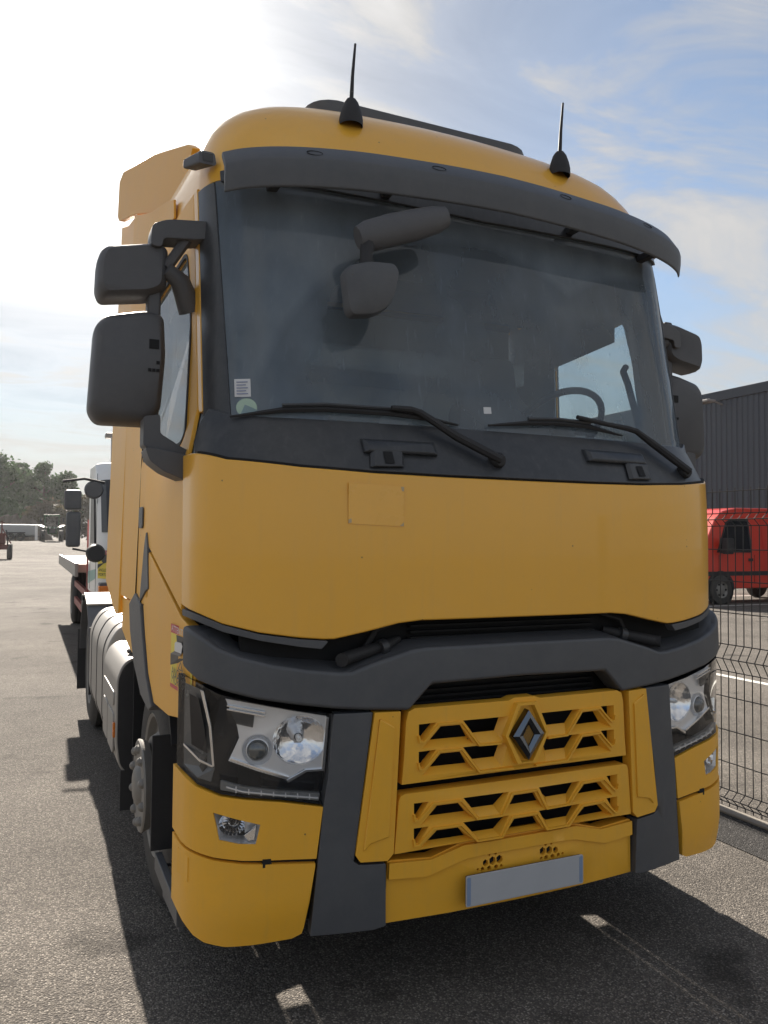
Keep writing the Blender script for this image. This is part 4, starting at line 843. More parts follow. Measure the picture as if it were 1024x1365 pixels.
# door mirrors
def door_mirror(s):
    X = lambda x: -s*x if False else s*abs(x)
    def shell(name, out, y0, y1, par):
        cx = sum(p[0] for p in out)/len(out); cz = sum(p[1] for p in out)/len(out); R = []
        for sc, y in ((.80, y0), (.92, y0+.018), (.985, y0+.05), (1.0, y0+.09), (.99, y1)): R.append([(s*(cx+(x-cx)*sc), y+.05, cz+(z-cz)*sc) for x, z in out])
        o = MB().loft(R).build(name, M['plastic_mirror'], par, 45)
        mesh('mirror_glass', [(s*(cx+(x-cx)*.94), y1+.051, cz+(z-cz)*.94) for x, z in out], [tuple(range(len(out)))], M['chrome'], o, 0); return o
    arm = MB(); y = .55
    U = rounded([(1.322, 2.80), (1.318, 2.885), (1.26, 2.912), (1.10, 2.922), (1.06, 2.86), (1.15, 2.845), (1.275, 2.838), (1.278, 2.80)], .02, 3)
    if s > 0: U = [(x, z-.11) for x, z in U]
    up_arm = MB().prism(U, lambda x, z: (s*x, .53-.25*max(0, 1.2-x), z), lambda x, z: (s*x, .64-.25*max(0, 1.2-x), z)).build('mirror_arm', M['plastic_mirror'], T, 40, .010)
    MB().box((min(s*1.272, s*1.322), .585, 2.12), (max(s*1.272, s*1.322), .66, 2.84)).build('mirror_post', M['plastic_mirror'], up_arm, 30, .012)
    MB().tube([(s*1.18, .56, 2.86), (s*1.255, .58, 2.74)], .022, 8).build('mirror_strut', M['plastic_mirror'], up_arm, 40)
    MB().tube([(s*1.26, .57, 2.73), (s*1.20, .60, 2.70), (s*1.15, .64, 2.60)], [.03, .04, .05], 10).build('mirror_strut', M['plastic_mirror'], up_arm, 40)
    mb = MB().prism(rounded([(1.345, 2.14), (1.285, 2.15), (1.285, 2.08), (1.20, 2.03), (1.14, 2.005), (1.14, 1.99), (1.345, 2.03)], .012, 3), lambda x, z: (s*x, .46, z), lambda x, z: (s*x, .56, z)); mb.build('mirror_arm_upper', M['plastic_mirror'], up_arm, 40, .010)
    mb = MB().prism(rounded([(1.342, 2.025), (1.17, 2.0), (1.165, 1.895), (1.275, 1.938), (1.325, 1.975)], .014, 3), lambda x, z: (s*x, .43, z), lambda x, z: (s*x, .57, z)); mb.build('mirror_arm_foot', M['plastic_mirror'], up_arm, 40, .014)
    shell('main_mirror', rounded([(1.474, 2.535), (1.32, 2.572), (1.258, 2.560), (1.248, 2.40), (1.265, 2.18), (1.30, 2.128), (1.50, 2.125), (1.53, 2.17), (1.512, 2.49)], .04, 4), .50, .66, T)
    for k, (x, z) in enumerate(((1.300, 2.43), (1.285, 2.36), (1.30, 2.33), (1.315, 2.33), (1.285, 2.33))):
        w_ = .018 if k == 0 else .006
        MB().box((min(s*(x-w_), s*(x+w_)), .547, z-w_), (max(s*(x-w_), s*(x+w_)), .60, z+w_)).build('mirror_clip', M['void'], up_arm, 0)
    shell('wide_angle_mirror', rounded([(1.49, 2.79), (1.31, 2.830), (1.245, 2.828), (1.25, 2.65), (1.31, 2.62), (1.495, 2.59), (1.512, 2.63), (1.508, 2.74)], .035, 4), .50, .64, T)
door_mirror(-1); door_mirror(1)

# wheels
def wheel(parent, cx, cy, s, R=.53, w=.30, name='front_wheel', flange=True, n=48):
    z = R; ox = cx; p = [(-w, R*.62), (-w, R*.80), (-w+.02, R*.93), (-w+.05, R*.992), (-w/2, R), (-.05, R*.992), (-.02, R*.93), (.0, R*.80), (-.004, R*.62)]
    ty = MB().lathe(p, (s*ox, cy, z), 'x', n, s).build(name, M['tyre'], parent, 40)
    for gx_ in (-w*.30, -w*.5, -w*.70): MB().lathe([(gx_-.006, R*1.0015), (gx_+.006, R*1.0015)], (s*ox, cy, z), 'x', n, s).build('tread_groove', M['void'], ty, 40)
    MB().lathe([(-.012, R*.63), (-.004, R*.615), (-.012, R*.585), (-.05, R*.56), (-.06, R*.50), (-.03 if flange else -.14, R*.44), (-.0 if flange else -.16, R*.41), (.02 if flange else -.16, R*.2), (.02 if flange else -.16, .0)], (s*ox, cy, z), 'x', n, s).build('rim', M['steel'], ty, 40)
    if flange:
        MB().lathe([(.02, .20), (.055, .212), (.062, .206), (.062, .12), (.058, .11), (.02, .10)], (s*ox, cy, z), 'x', 40, s).build('wheel_flange', M['steel'], ty, 40)
        MB().lathe([(.02, .108), (.05, .10), (.075, .085), (.085, .06), (.085, 0)], (s*ox, cy, z), 'x', 30, s).build('hub_cap', M['steel'], ty, 40)
        for k in range(10):
            a = 2*math.pi*(k+.5)/10; c = (s*(ox+.06), cy+.168*math.cos(a), z+.168*math.sin(a))
            MB().lathe([(0, .023), (.008, .022), (.018, .017), (.024, .008), (.025, 0)], c, 'x', 8, s).build('wheel_nut', M['steel'], ty, 30)
    return ty
for s in (-1, 1):
    wheel(T, 1.16, 1.38, s)
    wheel(T, 1.19, 5.13, s, name='rear_wheel', flange=False); wheel(T, .86, 5.13, s, name='rear_wheel', flange=False)
    # black step well behind the corner panel
    MB().box((min(s*.84, s*1.232), .885, .40), (max(s*.84, s*1.232), .90, .872)).build('step_backplate', M['black'], T, 0, .003)
    MB().box((min(s*.82, s*.835), .36, .40), (max(s*.82, s*.835), .88, 1.02)).build('step_wall', M['black'], T, 0)
    sp = MB(); 
    for k in range(7): sp.box((min(s*(.86+.045*k), s*(.885+.045*k)), .42, .352), (max(s*(.86+.045*k), s*(.885+.045*k)), .86, .362))
    for k in range(5): sp.box((min(s*.86, s*1.19), .43+.1*k, .350), (max(s*.86, s*1.19), .445+.1*k, .358))
    sp.build('step_tread', M['black'], T, 0)
    MB().bar((s*1.20, .36, .352), (s*1.20, .885, .36), .03, .07).build('step_edge', M['plastic'], T, 0, .004)
    MB().bar((s*1.19, .40, .31), (s*1.165, .92, .22), .02, .05).build('step_edge', M['plastic'], T, 0, .004)
    mb = MB()
    for k in range(16): mb.tube([(s*1.186, .42+.027*k, .366), (s*1.186, .42+.027*k, .374)], .007, 6)
    ostud = mb.build('step_stud', M['steel'], T, 0); ostud['kind'] = 'stuff'
    MB().tube([(s*1.208, .36, .58), (s*1.208, .355, .80), (s*1.204, .365, .868), (s*1.175, .37, .875)], .014, 8).build('step_handle', M['plastic'], T, 40)
    # mudguard above the front tyre
    mb = MB(); A = np.linspace(rad(25), rad(150), 12); ring = []
    for a in A: ring.append([(s*1.16, 1.38+.60*math.cos(a), .53+.60*math.sin(a)), (s*.84, 1.38+.60*math.cos(a), .53+.60*math.sin(a)), (s*.84, 1.38+.62*math.cos(a), .53+.62*math.sin(a)), (s*1.16, 1.38+.62*math.cos(a), .53+.62*math.sin(a))])
    mb.loft(ring).build('mudguard', M['black'], T, 40)
    # chassis rail
    MB().box((min(s*.36, s*.44), 1.0, .78), (max(s*.36, s*.44), 6.3, 1.04)).build('chassis_rail', M['black'], T, 0, .004)
    # rear wing over the drive wheels
    mb = MB(); ring = []
    for a in np.linspace(rad(8), rad(172), 14): ring.append([(s*1.235, 5.13+.62*math.cos(a), .53+.62*math.sin(a)), (s*.68, 5.13+.62*math.cos(a), .53+.62*math.sin(a)), (s*.68, 5.13+.645*math.cos(a), .53+.645*math.sin(a)), (s*1.235, 5.13+.645*math.cos(a), .53+.645*math.sin(a))])
    rw = mb.loft(ring).build('rear_wing', M['plastic'], T, 40)
    MB().loft([[(s*1.24, 5.13+.648*math.cos(a), .53+.648*math.sin(a)), (s*.68, 5.13+.648*math.cos(a), .53+.648*math.sin(a)), (s*.68, 5.13+.665*math.cos(a), .53+.665*math.sin(a)), (s*1.24, 5.13+.665*math.cos(a), .53+.665*math.sin(a))] for a in np.linspace(rad(48), rad(118), 8)]).build('wing_top', M['alu'], rw, 40)
    mb = MB().box((min(s*.66, s*1.235), 4.46, .40), (max(s*.66, s*1.235), 4.485, .95)); mb.build('mud_flap', M['black'], T, 0)
    MB().box((min(s*.68, s*1.25), 5.79, .22), (max(s*.68, s*1.25), 5.80, .80)).build('mud_flap', M['black'], T, 0)
    MB().box((min(s*1.236, s*1.25), 5.2, 1.12), (max(s*1.236, s*1.25), 5.36, 1.17)).build('wing_edge', M['void'], rw, 0)
# tank and side box on the near side, plain tank on the far side
for s in (-1, 1):
    prof = rounded([(.80, .42), (1.20, .40), (1.245, .50), (1.245, .98), (1.16, 1.13), (.86, 1.13), (.80, 1.05)], .10, 6)
    tk = MB().prism(prof, lambda x, z: (s*x, 2.90, z), lambda x, z: (s*x, 4.30, z)).build('fuel_tank', M['alu'], T, 45, .012)
    for yy in (3.12, 3.6, 4.1):
        p2 = [(1.02+(x-1.02)*1.022, .78+(z-.78)*1.022) for x, z in prof]
        MB().prism(p2, lambda x, z: (s*x, yy-.035, z), lambda x, z: (s*x, yy+.035, z)).build('tank_strap', M['alu'], tk, 45, .004)
        MB().prism([(1.02+(x-1.02)*1.012, .78+(z-.78)*1.012) for x, z in prof], lambda x, z: (s*x, yy-.045, z), lambda x, z: (s*x, yy+.045, z)).build('strap_rubber', M['black'], tk, 45)
    MB().lathe([(0, .075), (.05, .075), (.06, .06), (.06, 0)], (s*1.0, 2.98, 1.125), 'z', 18).build('filler_cap', M['black'], tk, 40)
    bp = rounded([(.82, .42), (1.20, .40), (1.245, .45), (1.262, .58), (1.262, .93), (1.232, 1.005), (1.18, 1.04), (.86, 1.04), (.82, 1.0)], .03, 3)
    bx = MB().prism(bp, lambda x, z: (s*x, 2.02, z), lambda x, z: (s*x, 2.80, z)).build('battery_box', M['alu'], T, 40, .010)
    MB().prism([(1.03+(x-1.03)*.965, .72+(z-.72)*.965) for x, z in bp], lambda x, z: (s*x, 2.012, z), lambda x, z: (s*x, 2.03, z)).build('box_front', M['black'], bx, 0)
    for (y0, y1, z0, z1) in ((2.12, 2.42, .50, .72), (2.46, 2.72, .50, .72), (2.12, 2.72, .76, .84)):
        MB().prism(rounded([(y0, z0), (y1, z0), (y1, z1), (y0, z1)], .03, 3), lambda y, z: (s*1.258, y, z), lambda y, z: (s*1.270, y, z)).build('box_rib', M['alu'], bx, 0, .005)
    MB().box((min(s*1.262, s*1.274), 2.06, .60), (max(s*1.262, s*1.274), 2.10, .68)).build('side_marker', M['orange'], bx, 0, .003)
    for k in range(3): MB().box((min(s*(.92+.1*k), s*(.95+.1*k)), 2.10, 1.038), (max(s*(.92+.1*k), s*(.95+.1*k)), 2.14, 1.044)).build('bolt', M['steel'], bx, 0)
    MB().box((min(s*1.08, s*1.235), 2.015, .215), (max(s*1.08, s*1.235), 2.028, .43)).build('mud_flap', M['black'], T, 0)
    MB().tube([(s*.98, 2.05, 1.06), (s*1.08, 2.04, 1.10), (s*1.15, 2.06, 1.07), (s*1.18, 2.2, 1.05)], .016, 8).build('air_hose', M['black'], T, 40)
# underside masses: engine, axle, gearbox and a cab floor
MB().box((-.36, .5, .62), (.36, 2.0, 1.25)).build('engine', M['void'], T, 0, .03)
MB().tube([(-1.0, 1.38, .50), (-.5, 1.38, .42), (.5, 1.38, .42), (1.0, 1.38, .50)], .07, 10).build('front_axle', M['black'], T, 40)
MB().tube([(-1.0, 5.13, .53), (1.0, 5.13, .53)], .12, 12).build('rear_axle', M['black'], T, 40)
MB().box((-1.19, .45, 1.30), (1.19, 1.93, 1.42)).build('cab_floor', M['void'], T, 0)
bh = MB()
for a_, b_, c_, d_ in ((-1.19, -.80, .45, 1.30), (-.80, -.70, .45, .69), (-.80, -.70, .88, 1.30), (-.70, .64, .40, 1.30), (.64, .71, .45, .77), (.64, .71, .86, 1.30), (.71, 1.19, .45, 1.30)): bh.box((a_+.001, 1.88, c_), (b_-.001, 1.90, d_))
bh.build('underbody_sun_blocker', M['void'], T, 0)  # added to block sun under the cab; its gaps shape two light patches
MB().box((-.60, 4.4, 1.05), (.60, 5.9, 1.12)).build('fifth_wheel', M['black'], T, 30, .03)
MB().box((-.30, .20, .50), (.30, .42, 1.15)).build('radiator', M['void'], T, 0)
# interior
MB().box((-1.17, 1.90, 1.42), (1.17, 1.95, 3.40)).build('cab_back_wall', M['trim'], T, 0)
MB().prism(rounded([(-1.08, 2.86), (1.08, 2.86), (1.10, 3.20), (-1.10, 3.20)], .06, 4), lambda x, z: (x, .52+.15*(x/1.1)**2, z), lambda x, z: (x, 1.1, z)).build('overhead_shelf', M['black_sign'], T, 40, .01)
MB().box((-1.0, 1.45, 2.62), (1.0, 1.89, 2.76)).build('bunk', M['trim'], T, 40, .03)
dash = MB(); dr_ = []
for x in np.linspace(-1.08, 1.08, 15): 
    yb = PU.at(x, 0)[1]+.12; dr_.append([(x, yb, 1.95), (x, yb+.03, 2.085), (x, yb+.22, 2.12), (x, .85, 2.05), (x, .85, 1.5), (x, yb, 1.5)])
dash.loft(dr_).build('dashboard', M['trim_dark'], T, 40)
MB().loft([[(x, y+.1, 2.10+h*math.sin(t)) for x, y, t in [(.60+.30*math.cos(q), .40+.35*d, q) for q in np.linspace(0, math.pi, 10)]] for d, h in ((.0, .05), (.4, .10), (1, .12))]).build('instrument_hood', M['trim_dark'], T, 40)
for x in (-.62, .64):
    seat = MB().prism(rounded([(x-.25, 1.75), (x+.25, 1.75), (x+.24, 2.42), (x+.14, 2.52), (x+.13, 2.72), (x-.13, 2.72), (x-.14, 2.52), (x-.24, 2.42)], .05, 3), lambda a, z: (a, 1.12+.12*(z-1.75), z), lambda a, z: (a, 1.26+.12*(z-1.75), z)).build('seat', M['fabric'], T, 40, .03)
    MB().box((x-.25, .72, 1.66), (x+.25, 1.2, 1.80)).build('seat_cushion', M['fabric'], seat, 40, .04)
sw = []
for a in np.linspace(0, 2*math.pi, 33): sw.append((.69+.235*math.cos(a), .72-.235*math.sin(a)*.75, 2.235+.235*math.sin(a)*.66+.03))
wh = MB().tube(sw, .017, 8, False).build('steering_wheel', M['trim_dark'], T, 40)
MB().bar((.46, .72, 2.25), (.92, .72, 2.25), .05, .03).build('wheel_spoke', M['trim_dark'], wh, 0, .008)
MB().tube([(.69, .70, 2.25), (.69, .50, 2.0)], .05, 10).build('steering_column', M['trim_dark'], wh, 40)
for s in (-1, 1): MB().tube([(s*1.07, .50, 2.15), (s*1.06, .56, 2.3), (s*1.05, .62, 2.5), (s*1.055, .66, 2.57), (s*1.09, .68, 2.60)], .017, 8).build('grab_handle', M['trim_dark'], T, 40)

# ------------------------------------------------------------------ flatbed truck behind
Fk = thing('flatbed_truck', 'white flatbed truck with red chassis parked behind the yellow truck', 'truck', (.25, 11.5, 0))
xs_ = -.93; xe = 1.45
prof = [(7.35, .95), (7.30, 1.4), (7.42, 1.75), (7.75, 2.45), (8.05, 2.66), (9.35, 2.68), (9.40, 2.5), (9.40, .95)]
fr_ = lambda x, d: [(x, y+(d if i < 5 else 0), z) for i, (y, z) in enumerate(prof)]
cab2 = MB().loft([fr_(xs_, .42), fr_(xs_+.10, .20), fr_(xs_+.30, .0), fr_(xe-.30, .0), fr_(xe-.10, .20), fr_(xe, .42)]).build('cab', M['white'], Fk, 30, .03, 3)
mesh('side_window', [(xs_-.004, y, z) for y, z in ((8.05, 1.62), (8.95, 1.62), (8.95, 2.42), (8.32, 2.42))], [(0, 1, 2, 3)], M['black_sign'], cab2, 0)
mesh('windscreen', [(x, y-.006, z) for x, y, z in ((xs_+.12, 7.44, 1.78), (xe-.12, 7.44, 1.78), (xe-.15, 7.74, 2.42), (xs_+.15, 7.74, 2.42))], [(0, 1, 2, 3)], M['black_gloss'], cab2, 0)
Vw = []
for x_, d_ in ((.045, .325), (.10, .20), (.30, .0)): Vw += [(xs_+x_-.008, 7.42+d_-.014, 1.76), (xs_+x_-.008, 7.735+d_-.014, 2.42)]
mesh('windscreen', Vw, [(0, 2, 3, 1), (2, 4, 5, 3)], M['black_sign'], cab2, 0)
MB().box((xs_-.008, 7.3, 1.0), (xs_+.3, 7.52, 1.16)).build('corner_trim', M['plastic'], cab2, 0, .01)
MB().box((xs_-.02, 7.28, 1.03), (xs_+.22, 7.44, 1.13)).build('indicator', M['orange'], cab2, 0, .01)
MB().box((xs_-.03, 7.35, .42), (xe+.03, 7.7, .96)).build('bumper', M['plastic'], Fk, 0, .03)
def sq(a, b, o_=.006): return (xs_+.005+.10*a-o_*.9, 7.72-.22*a-o_*.5, 1.20+.34*b)
s2 = mesh('warning_sticker', [sq(*p) for p in ((0, 0), (1, 0), (1, 1), (0, 1))], [(0, 1, 2, 3)], M['yellow_sign'], cab2, 0)
mesh('red_band', [sq(*p, .009) for p in ((0, .86), (1, .86), (1, 1), (0, 1))], [(0, 1, 2, 3)], M['red_sign'], s2, 0)
mesh('black_band', [sq(*p, .009) for p in ((.0, .34), (.0, .5), (.5, .55), (.0, .86), (1, .86), (1, .6), (.55, .53))], [(0, 1, 2, 3, 4, 5, 6)], M['black_sign'], s2, 0)
text_mesh('ANGLES', .055, lambda x, y: sq(.1+x/.25, .25+y/.36, .010), 'lettering', M['black_sign'], s2)
text_mesh('MORTS', .055, lambda x, y: sq(.1+x/.25, .09+y/.36, .010), 'lettering', M['black_sign'], s2)
text_mesh('ATTENTION', .036, lambda x, y: sq(.08+x/.25, .90+y/.32, .010), 'lettering', M['white_sign'], s2)
MB().bar((xs_-.004, 8.10, 1.62), (xs_-.004, 8.36, 2.44), .03, .05).build('window_pillar', M['black'], cab2, 0)
for yy in (8.02, 9.0): MB().bar((xs_-.001, yy, 1.0), (xs_-.001, yy, 2.5), .006, .012).build('door_seam', M['void'], cab2, 0)
MB().box((xs_-.02, 8.8, 1.42), (xs_+.01, 8.94, 1.48)).build('door_handle', M['black'], cab2, 0, .005)
MB().prism([(8.05, 1.30), (9.38, 1.22), (9.38, 1.05), (8.05, 1.18)], lambda y, z: (xs_-.003, y, z), lambda y, z: (xs_+.004, y, z)).build('side_stripe', M['teal'], cab2, 0)
# mirrors on long arms
m1 = MB().tube([(xs_+.05, 7.62, 2.36), (xs_-.18, 7.60, 2.40), (xs_-.42, 7.58, 2.36)], .016, 8).build('mirror_arm', M['black'], Fk, 40)
MB().tube([(xs_+.02, 7.5, 1.50), (xs_-.3, 7.56, 1.56)], .012, 8).build('lower_arm', M['black'], m1, 40)
MB().box((xs_-.40, 7.55, 2.02), (xs_-.21, 7.66, 2.26)).build('wide_mirror', M['plastic'], m1, 30, .03)
MB().box((xs_-.375, 7.55, 1.58), (xs_-.215, 7.66, 2.00)).build('main_mirror', M['plastic'], m1, 30, .03)
MB().lathe([(-.06, .0), (-.06, .09), (0, .11), (.06, .09), (.06, 0)], (xs_-.05, 7.45, 1.51), 'y', 28).build('kerb_mirror', M['black'], m1, 40)
MB().lathe([(-.04, .0), (-.04, .09), (0, .11), (.04, .09), (.04, 0)], (xs_-.07, 7.62, 2.27), 'y', 28).build('round_mirror', M['plastic'], m1, 40)
lb = MB().box((xs_+.1, 8.2, 2.98), (xe-.1, 8.35, 3.05)).build('beacon_bar', M['alu'], Fk, 0, .02)
for x in (xs_+.2, xe-.2): MB().bar((x, 8.27, 2.66), (x, 8.27, 2.98), .05).build('bar_post', M['alu'], lb, 0)
dk = MB().box((xs_-.12, 9.9, 1.18), (xe+.12, 16.2, 1.30)).build('flatbed', M['wood'], Fk, 0, .01)
MB().box((xs_-.15, 9.85, 1.12), (xs_-.10, 16.25, 1.32)).build('side_rail', M['alu'], dk, 0, .01)
for x in (xs_+.0, xs_+.12): pass
MB().bar((xs_+.05, 9.75, .75), (xs_+.05, 9.75, 1.95), .09).build('headboard_post', M['red_dark'], dk, 0)
MB().bar((xe-.05, 9.75, .75), (xe-.05, 9.75, 1.95), .09).build('headboard_post', M['red_dark'], dk, 0)
MB().box((xs_+.05, 9.72, 1.2), (xe-.05, 9.80, 1.75)).build('headboard', M['red_dark'], dk, 0)
for x in (xs_+.35, xe-.35): MB().box((x-.05, 8.0, .80), (x+.05, 16.2, 1.08)).build('chassis_rail', M['red_dark'], Fk, 0)
MB().bar((xs_+.05, 10.2, .55), (xs_+.05, 13.2, .55), .05, .12).build('side_guard', M['red_dark'], Fk, 0)
MB().bar((xs_+.05, 10.2, .85), (xs_+.05, 13.2, .85), .05, .10).build('side_guard', M['red_dark'], Fk, 0)
for y, x in ((8.4, xs_+.03), (8.4, -(xe-.03)), (14.3, xs_+.03), (14.3, -(xe-.03))): wheel(Fk, abs(x), y, 1 if x < 0 and y and x != xs_+.03 else -1, R=.50, name='wheel', flange=False, n=28)

# ------------------------------------------------------------------ red van beyond the fence
Vn = thing('red_van', 'red panel van parked nose out in front of the dark warehouse', 'van', (17.4, 14.6, 0))
vp = [(14.42, .55), (14.40, .95), (14.55, 1.18), (15.0, 1.42), (15.62, 2.36), (15.95, 2.58), (16.5, 2.68), (20.0, 2.72), (20.15, 2.6), (20.2, .55), (20.1, .42), (14.75, .42)]
ys0, ys1 = 13.55, 15.45
vb_ = MB(); R = []
for yy, ins in ((ys0+.00, .16), (ys0, .0), (ys1, .0), (ys1, .16)): pass
def vring(y, k):
    return [(17.4+(x-17.4)*(1-.012*k), y, z-(.05*k if z > 2 else 0)) for x, z in vp]
def vy(z, s): return (ys0 if s < 0 else ys1)+(-s)*(0.16*max(0, (z-1.2)/1.3)**1.3)
n = len(vp)
MB().add([(x, vy(z, -1), z) for x, z in vp]+[(x, vy(z, 1), z) for x, z in vp], [tuple(range(n)), tuple(range(2*n-1, n-1, -1))]+[(i, n+i, n+(i+1) % n, (i+1) % n) for i in range(n)]).build('body', M['red'], Vn, 30, .035, 3)
vs = lambda x, z, o_=.006: (x, vy(z, -1)-o_, z)
MB().prism([(15.55, 1.42), (15.66, 1.62), (16.0, 2.27), (16.19, 2.36), (16.88, 2.36), (16.88, 1.42)], lambda x, z: vs(x, z, .004), lambda x, z: vs(x, z, -.02)).build('window_rubber', M['black'], Vn, 0)
for (x0, x1, z0, z1) in ((17.35, 18.9, 1.35, 2.35), ):
    for a_, b_ in (((x0, z0), (x1, z0)), ((x0, z1), (x1, z1)), ((x0, z0), (x0, z1))): MB().bar(vs(*a_, .002), vs(*b_, .002), .012, .012).build('panel_crease', M['red'], Vn, 0)
vd = mesh('door_window', [vs(*p) for p in ((15.62, 1.46), (15.70, 1.60), (16.02, 2.22), (16.20, 2.30), (16.82, 2.30), (16.82, 1.46))], [(0, 1, 2, 3, 4, 5)], M['black_gloss'], Vn, 0)
mesh('windscreen', [(15.05, 13.70, 1.47), (15.05, 15.30, 1.47), (15.58, 15.15, 2.28), (15.58, 13.85, 2.28)], [(0, 1, 2, 3)], M['black_gloss'], Vn, 0).location.x -= .012
MB().box((15.62, 13.26, 1.38), (15.86, 13.46, 1.82)).build('door_mirror', M['black'], Vn, 30, .03)
MB().box((15.66, 13.44, 1.40), (15.80, 13.58, 1.50)).build('mirror_foot', M['black'], Vn, 0, .01)
MB().box((14.9, 13.525, .78), (20.0, 13.552, .90)).build('rubbing_strip', M['black'], Vn, 0, .01)
MB().box((16.72, 13.52, 1.18), (16.89, 13.552, 1.26)).build('door_handle', M['black'], Vn, 0, .01)
for x in (15.6, 16.95): MB().bar((x, 13.543, .55), (x, 13.543, 1.35), .008, .008).build('door_seam', M['void'], Vn, 0)
MB().box((14.56, 13.6, .40), (14.75, 15.4, .80)).build('front_bumper', M['black'], Vn, 0, .04)
MB().box((14.66, 13.545, .86), (14.95, 13.66, 1.12)).build('headlight', M['satin'], Vn, 0, .02)
def ywheel(par, cx, y, R, w, s):
    ty = MB().lathe([(0, R*.55), (.01, R*.8), (.02, R*.95), (.05, R), (w-.04, R), (w, R*.9), (w, R*.5)], (cx, y, R), 'y', 32, s).build('wheel', M['tyre'], par, 40)
    MB().lathe([(.012, R*.62), (.0, R*.58), (.03, R*.50), (.05, R*.40), (.02, R*.3), (.02, 0)], (cx, y, R), 'y', 32, s).build('wheel_trim', M['steel'], ty, 40)
    for k in range(6):
        a = 2*math.pi*k/6; MB().tube([(cx+R*.42*math.cos(a), y+.02*s, R+R*.42*math.sin(a)), (cx+R*.42*math.cos(a), y+.045*s, R+R*.42*math.sin(a))], R*.07, 8).build('trim_hole', M['void'], ty, 0)
for x in (15.65, 19.2):
    ywheel(Vn, x, 13.485, .40, .22, 1); ywheel(Vn, x, 15.515, .40, .22, -1)
    arc = [(x+.52*math.cos(a), .40+.52*math.sin(a)) for a in np.linspace(0, math.pi, 14)]+[(x-.45, .40)]+[(x+.44*math.cos(a), .40+.44*math.sin(a)) for a in np.linspace(math.pi, 0, 14)]
    MB().prism([(x+.50*math.cos(a), .40+.50*math.sin(a)) for a in np.linspace(0, 2*math.pi, 20, endpoint=False)], lambda a, z: (a, 13.546, z), lambda a, z: (a, 13.56, z)).build('arch_gap', M['void'], Vn, 0)
    MB().prism(arc[:14]+arc[15:], lambda a, z: (a, 13.53, z), lambda a, z: (a, 13.57, z)).build('wheel_arch', M['black'], Vn, 0)

# ------------------------------------------------------------------ warehouse
Bd = thing('warehouse', 'long dark grey warehouse with ribbed metal cladding behind the fence', 'building', (26, 28, 0))
DX = 26.0; H = 8.36
prf = []; y = 3.0; V = []; F = []
while y < 95:
    for dy, dx in ((0, 0), (.10, 0), (.14, -.045), (.24, -.045), (.28, 0)): V += [(DX+dx, y+dy, .25), (DX+dx, y+dy, H-.42)]
    y += .28
F = [(2*i, 2*i+2, 2*i+3, 2*i+1) for i in range(len(V)//2-1)]
cl_ = mesh('cladding', V, F, M['clad'], Bd, 20)
MB().box((DX+.06, 3.0, 0), (DX+40, 95, H-.3)).build('wall_core', M['clad_dark'], Bd, 0)
MB().box((DX-.10, 2.9, H-.42), (DX+.2, 95.1, H)).build('fascia', M['clad_dark'], Bd, 0, .01)
MB().box((DX-.06, 3.0, 0), (DX+.05, 95, .26)).build('plinth', M['concrete'], Bd, 0)
fl = thing('wall_lamp', 'small floodlight on a bracket just under the warehouse roof edge', 'lamp', (DX-.05, 23.0, H-.7))
MB().bar((DX-.04, 22.9, H-.62), (DX-.85, 22.9, H-.45), .06).build('bracket', M['alu'], fl, 0)
MB().box((DX-1.25, 22.6, H-.62), (DX-.75, 23.2, H-.50)).build('lamp_head', M['alu'], fl, 0, .03)

# ------------------------------------------------------------------ fence
Fn = thing('mesh_fence', 'dark welded wire mesh fence panels on posts along the kerb', 'fence', (2.34, 1.4, 0))
FX = 2.34
prof = [(FX, .035), (FX, .06), (FX-.045, .10), (FX, .14), (FX, .88), (FX-.05, .965), (FX, 1.05), (FX, 1.80), (FX-.045, 1.84), (FX, 1.88), (FX, 2.04)]
wm = None
for pz in range(3):
    y0 = -1.92+2.5*pz
    MB().box((FX+.01, y0-.03, 0), (FX+.07, y0+.03, 2.06)).build('post', M['wire'], Fn, 0, .004)
    for k in range(41):
        yy = y0+.05+k*.06
        if wm is None:
            mbv = MB().tube([(x, yy, z) for x, z in prof], .0034, 5); o = mbv.build('vertical_wire', M['wire'], Fn, 40); wm = (o, yy)
        else:
            o = wm[0].copy(); COL.objects.link(o); o.parent = Fn; o.location = wm[0].location+Vector((0, yy-wm[1], 0))
    for z in (.06, .14, .31, .51, .72, .88, 1.05, 1.25, 1.45, 1.65, 1.80, 1.88, 2.02, .10, .965, 1.84):
        xx = FX-.045 if z in (.10, 1.84) else (FX-.05 if z == .965 else FX)
        MB().tube([(xx-.005, y0+.02, z), (xx-.005, y0+2.48, z)], .0034, 5).build('horizontal_wire', M['wire'], Fn, 40)
MB().box((FX+.01, 5.55, 0), (FX+.07, 5.61, 2.06)).build('post', M['wire'], Fn, 0, .004)

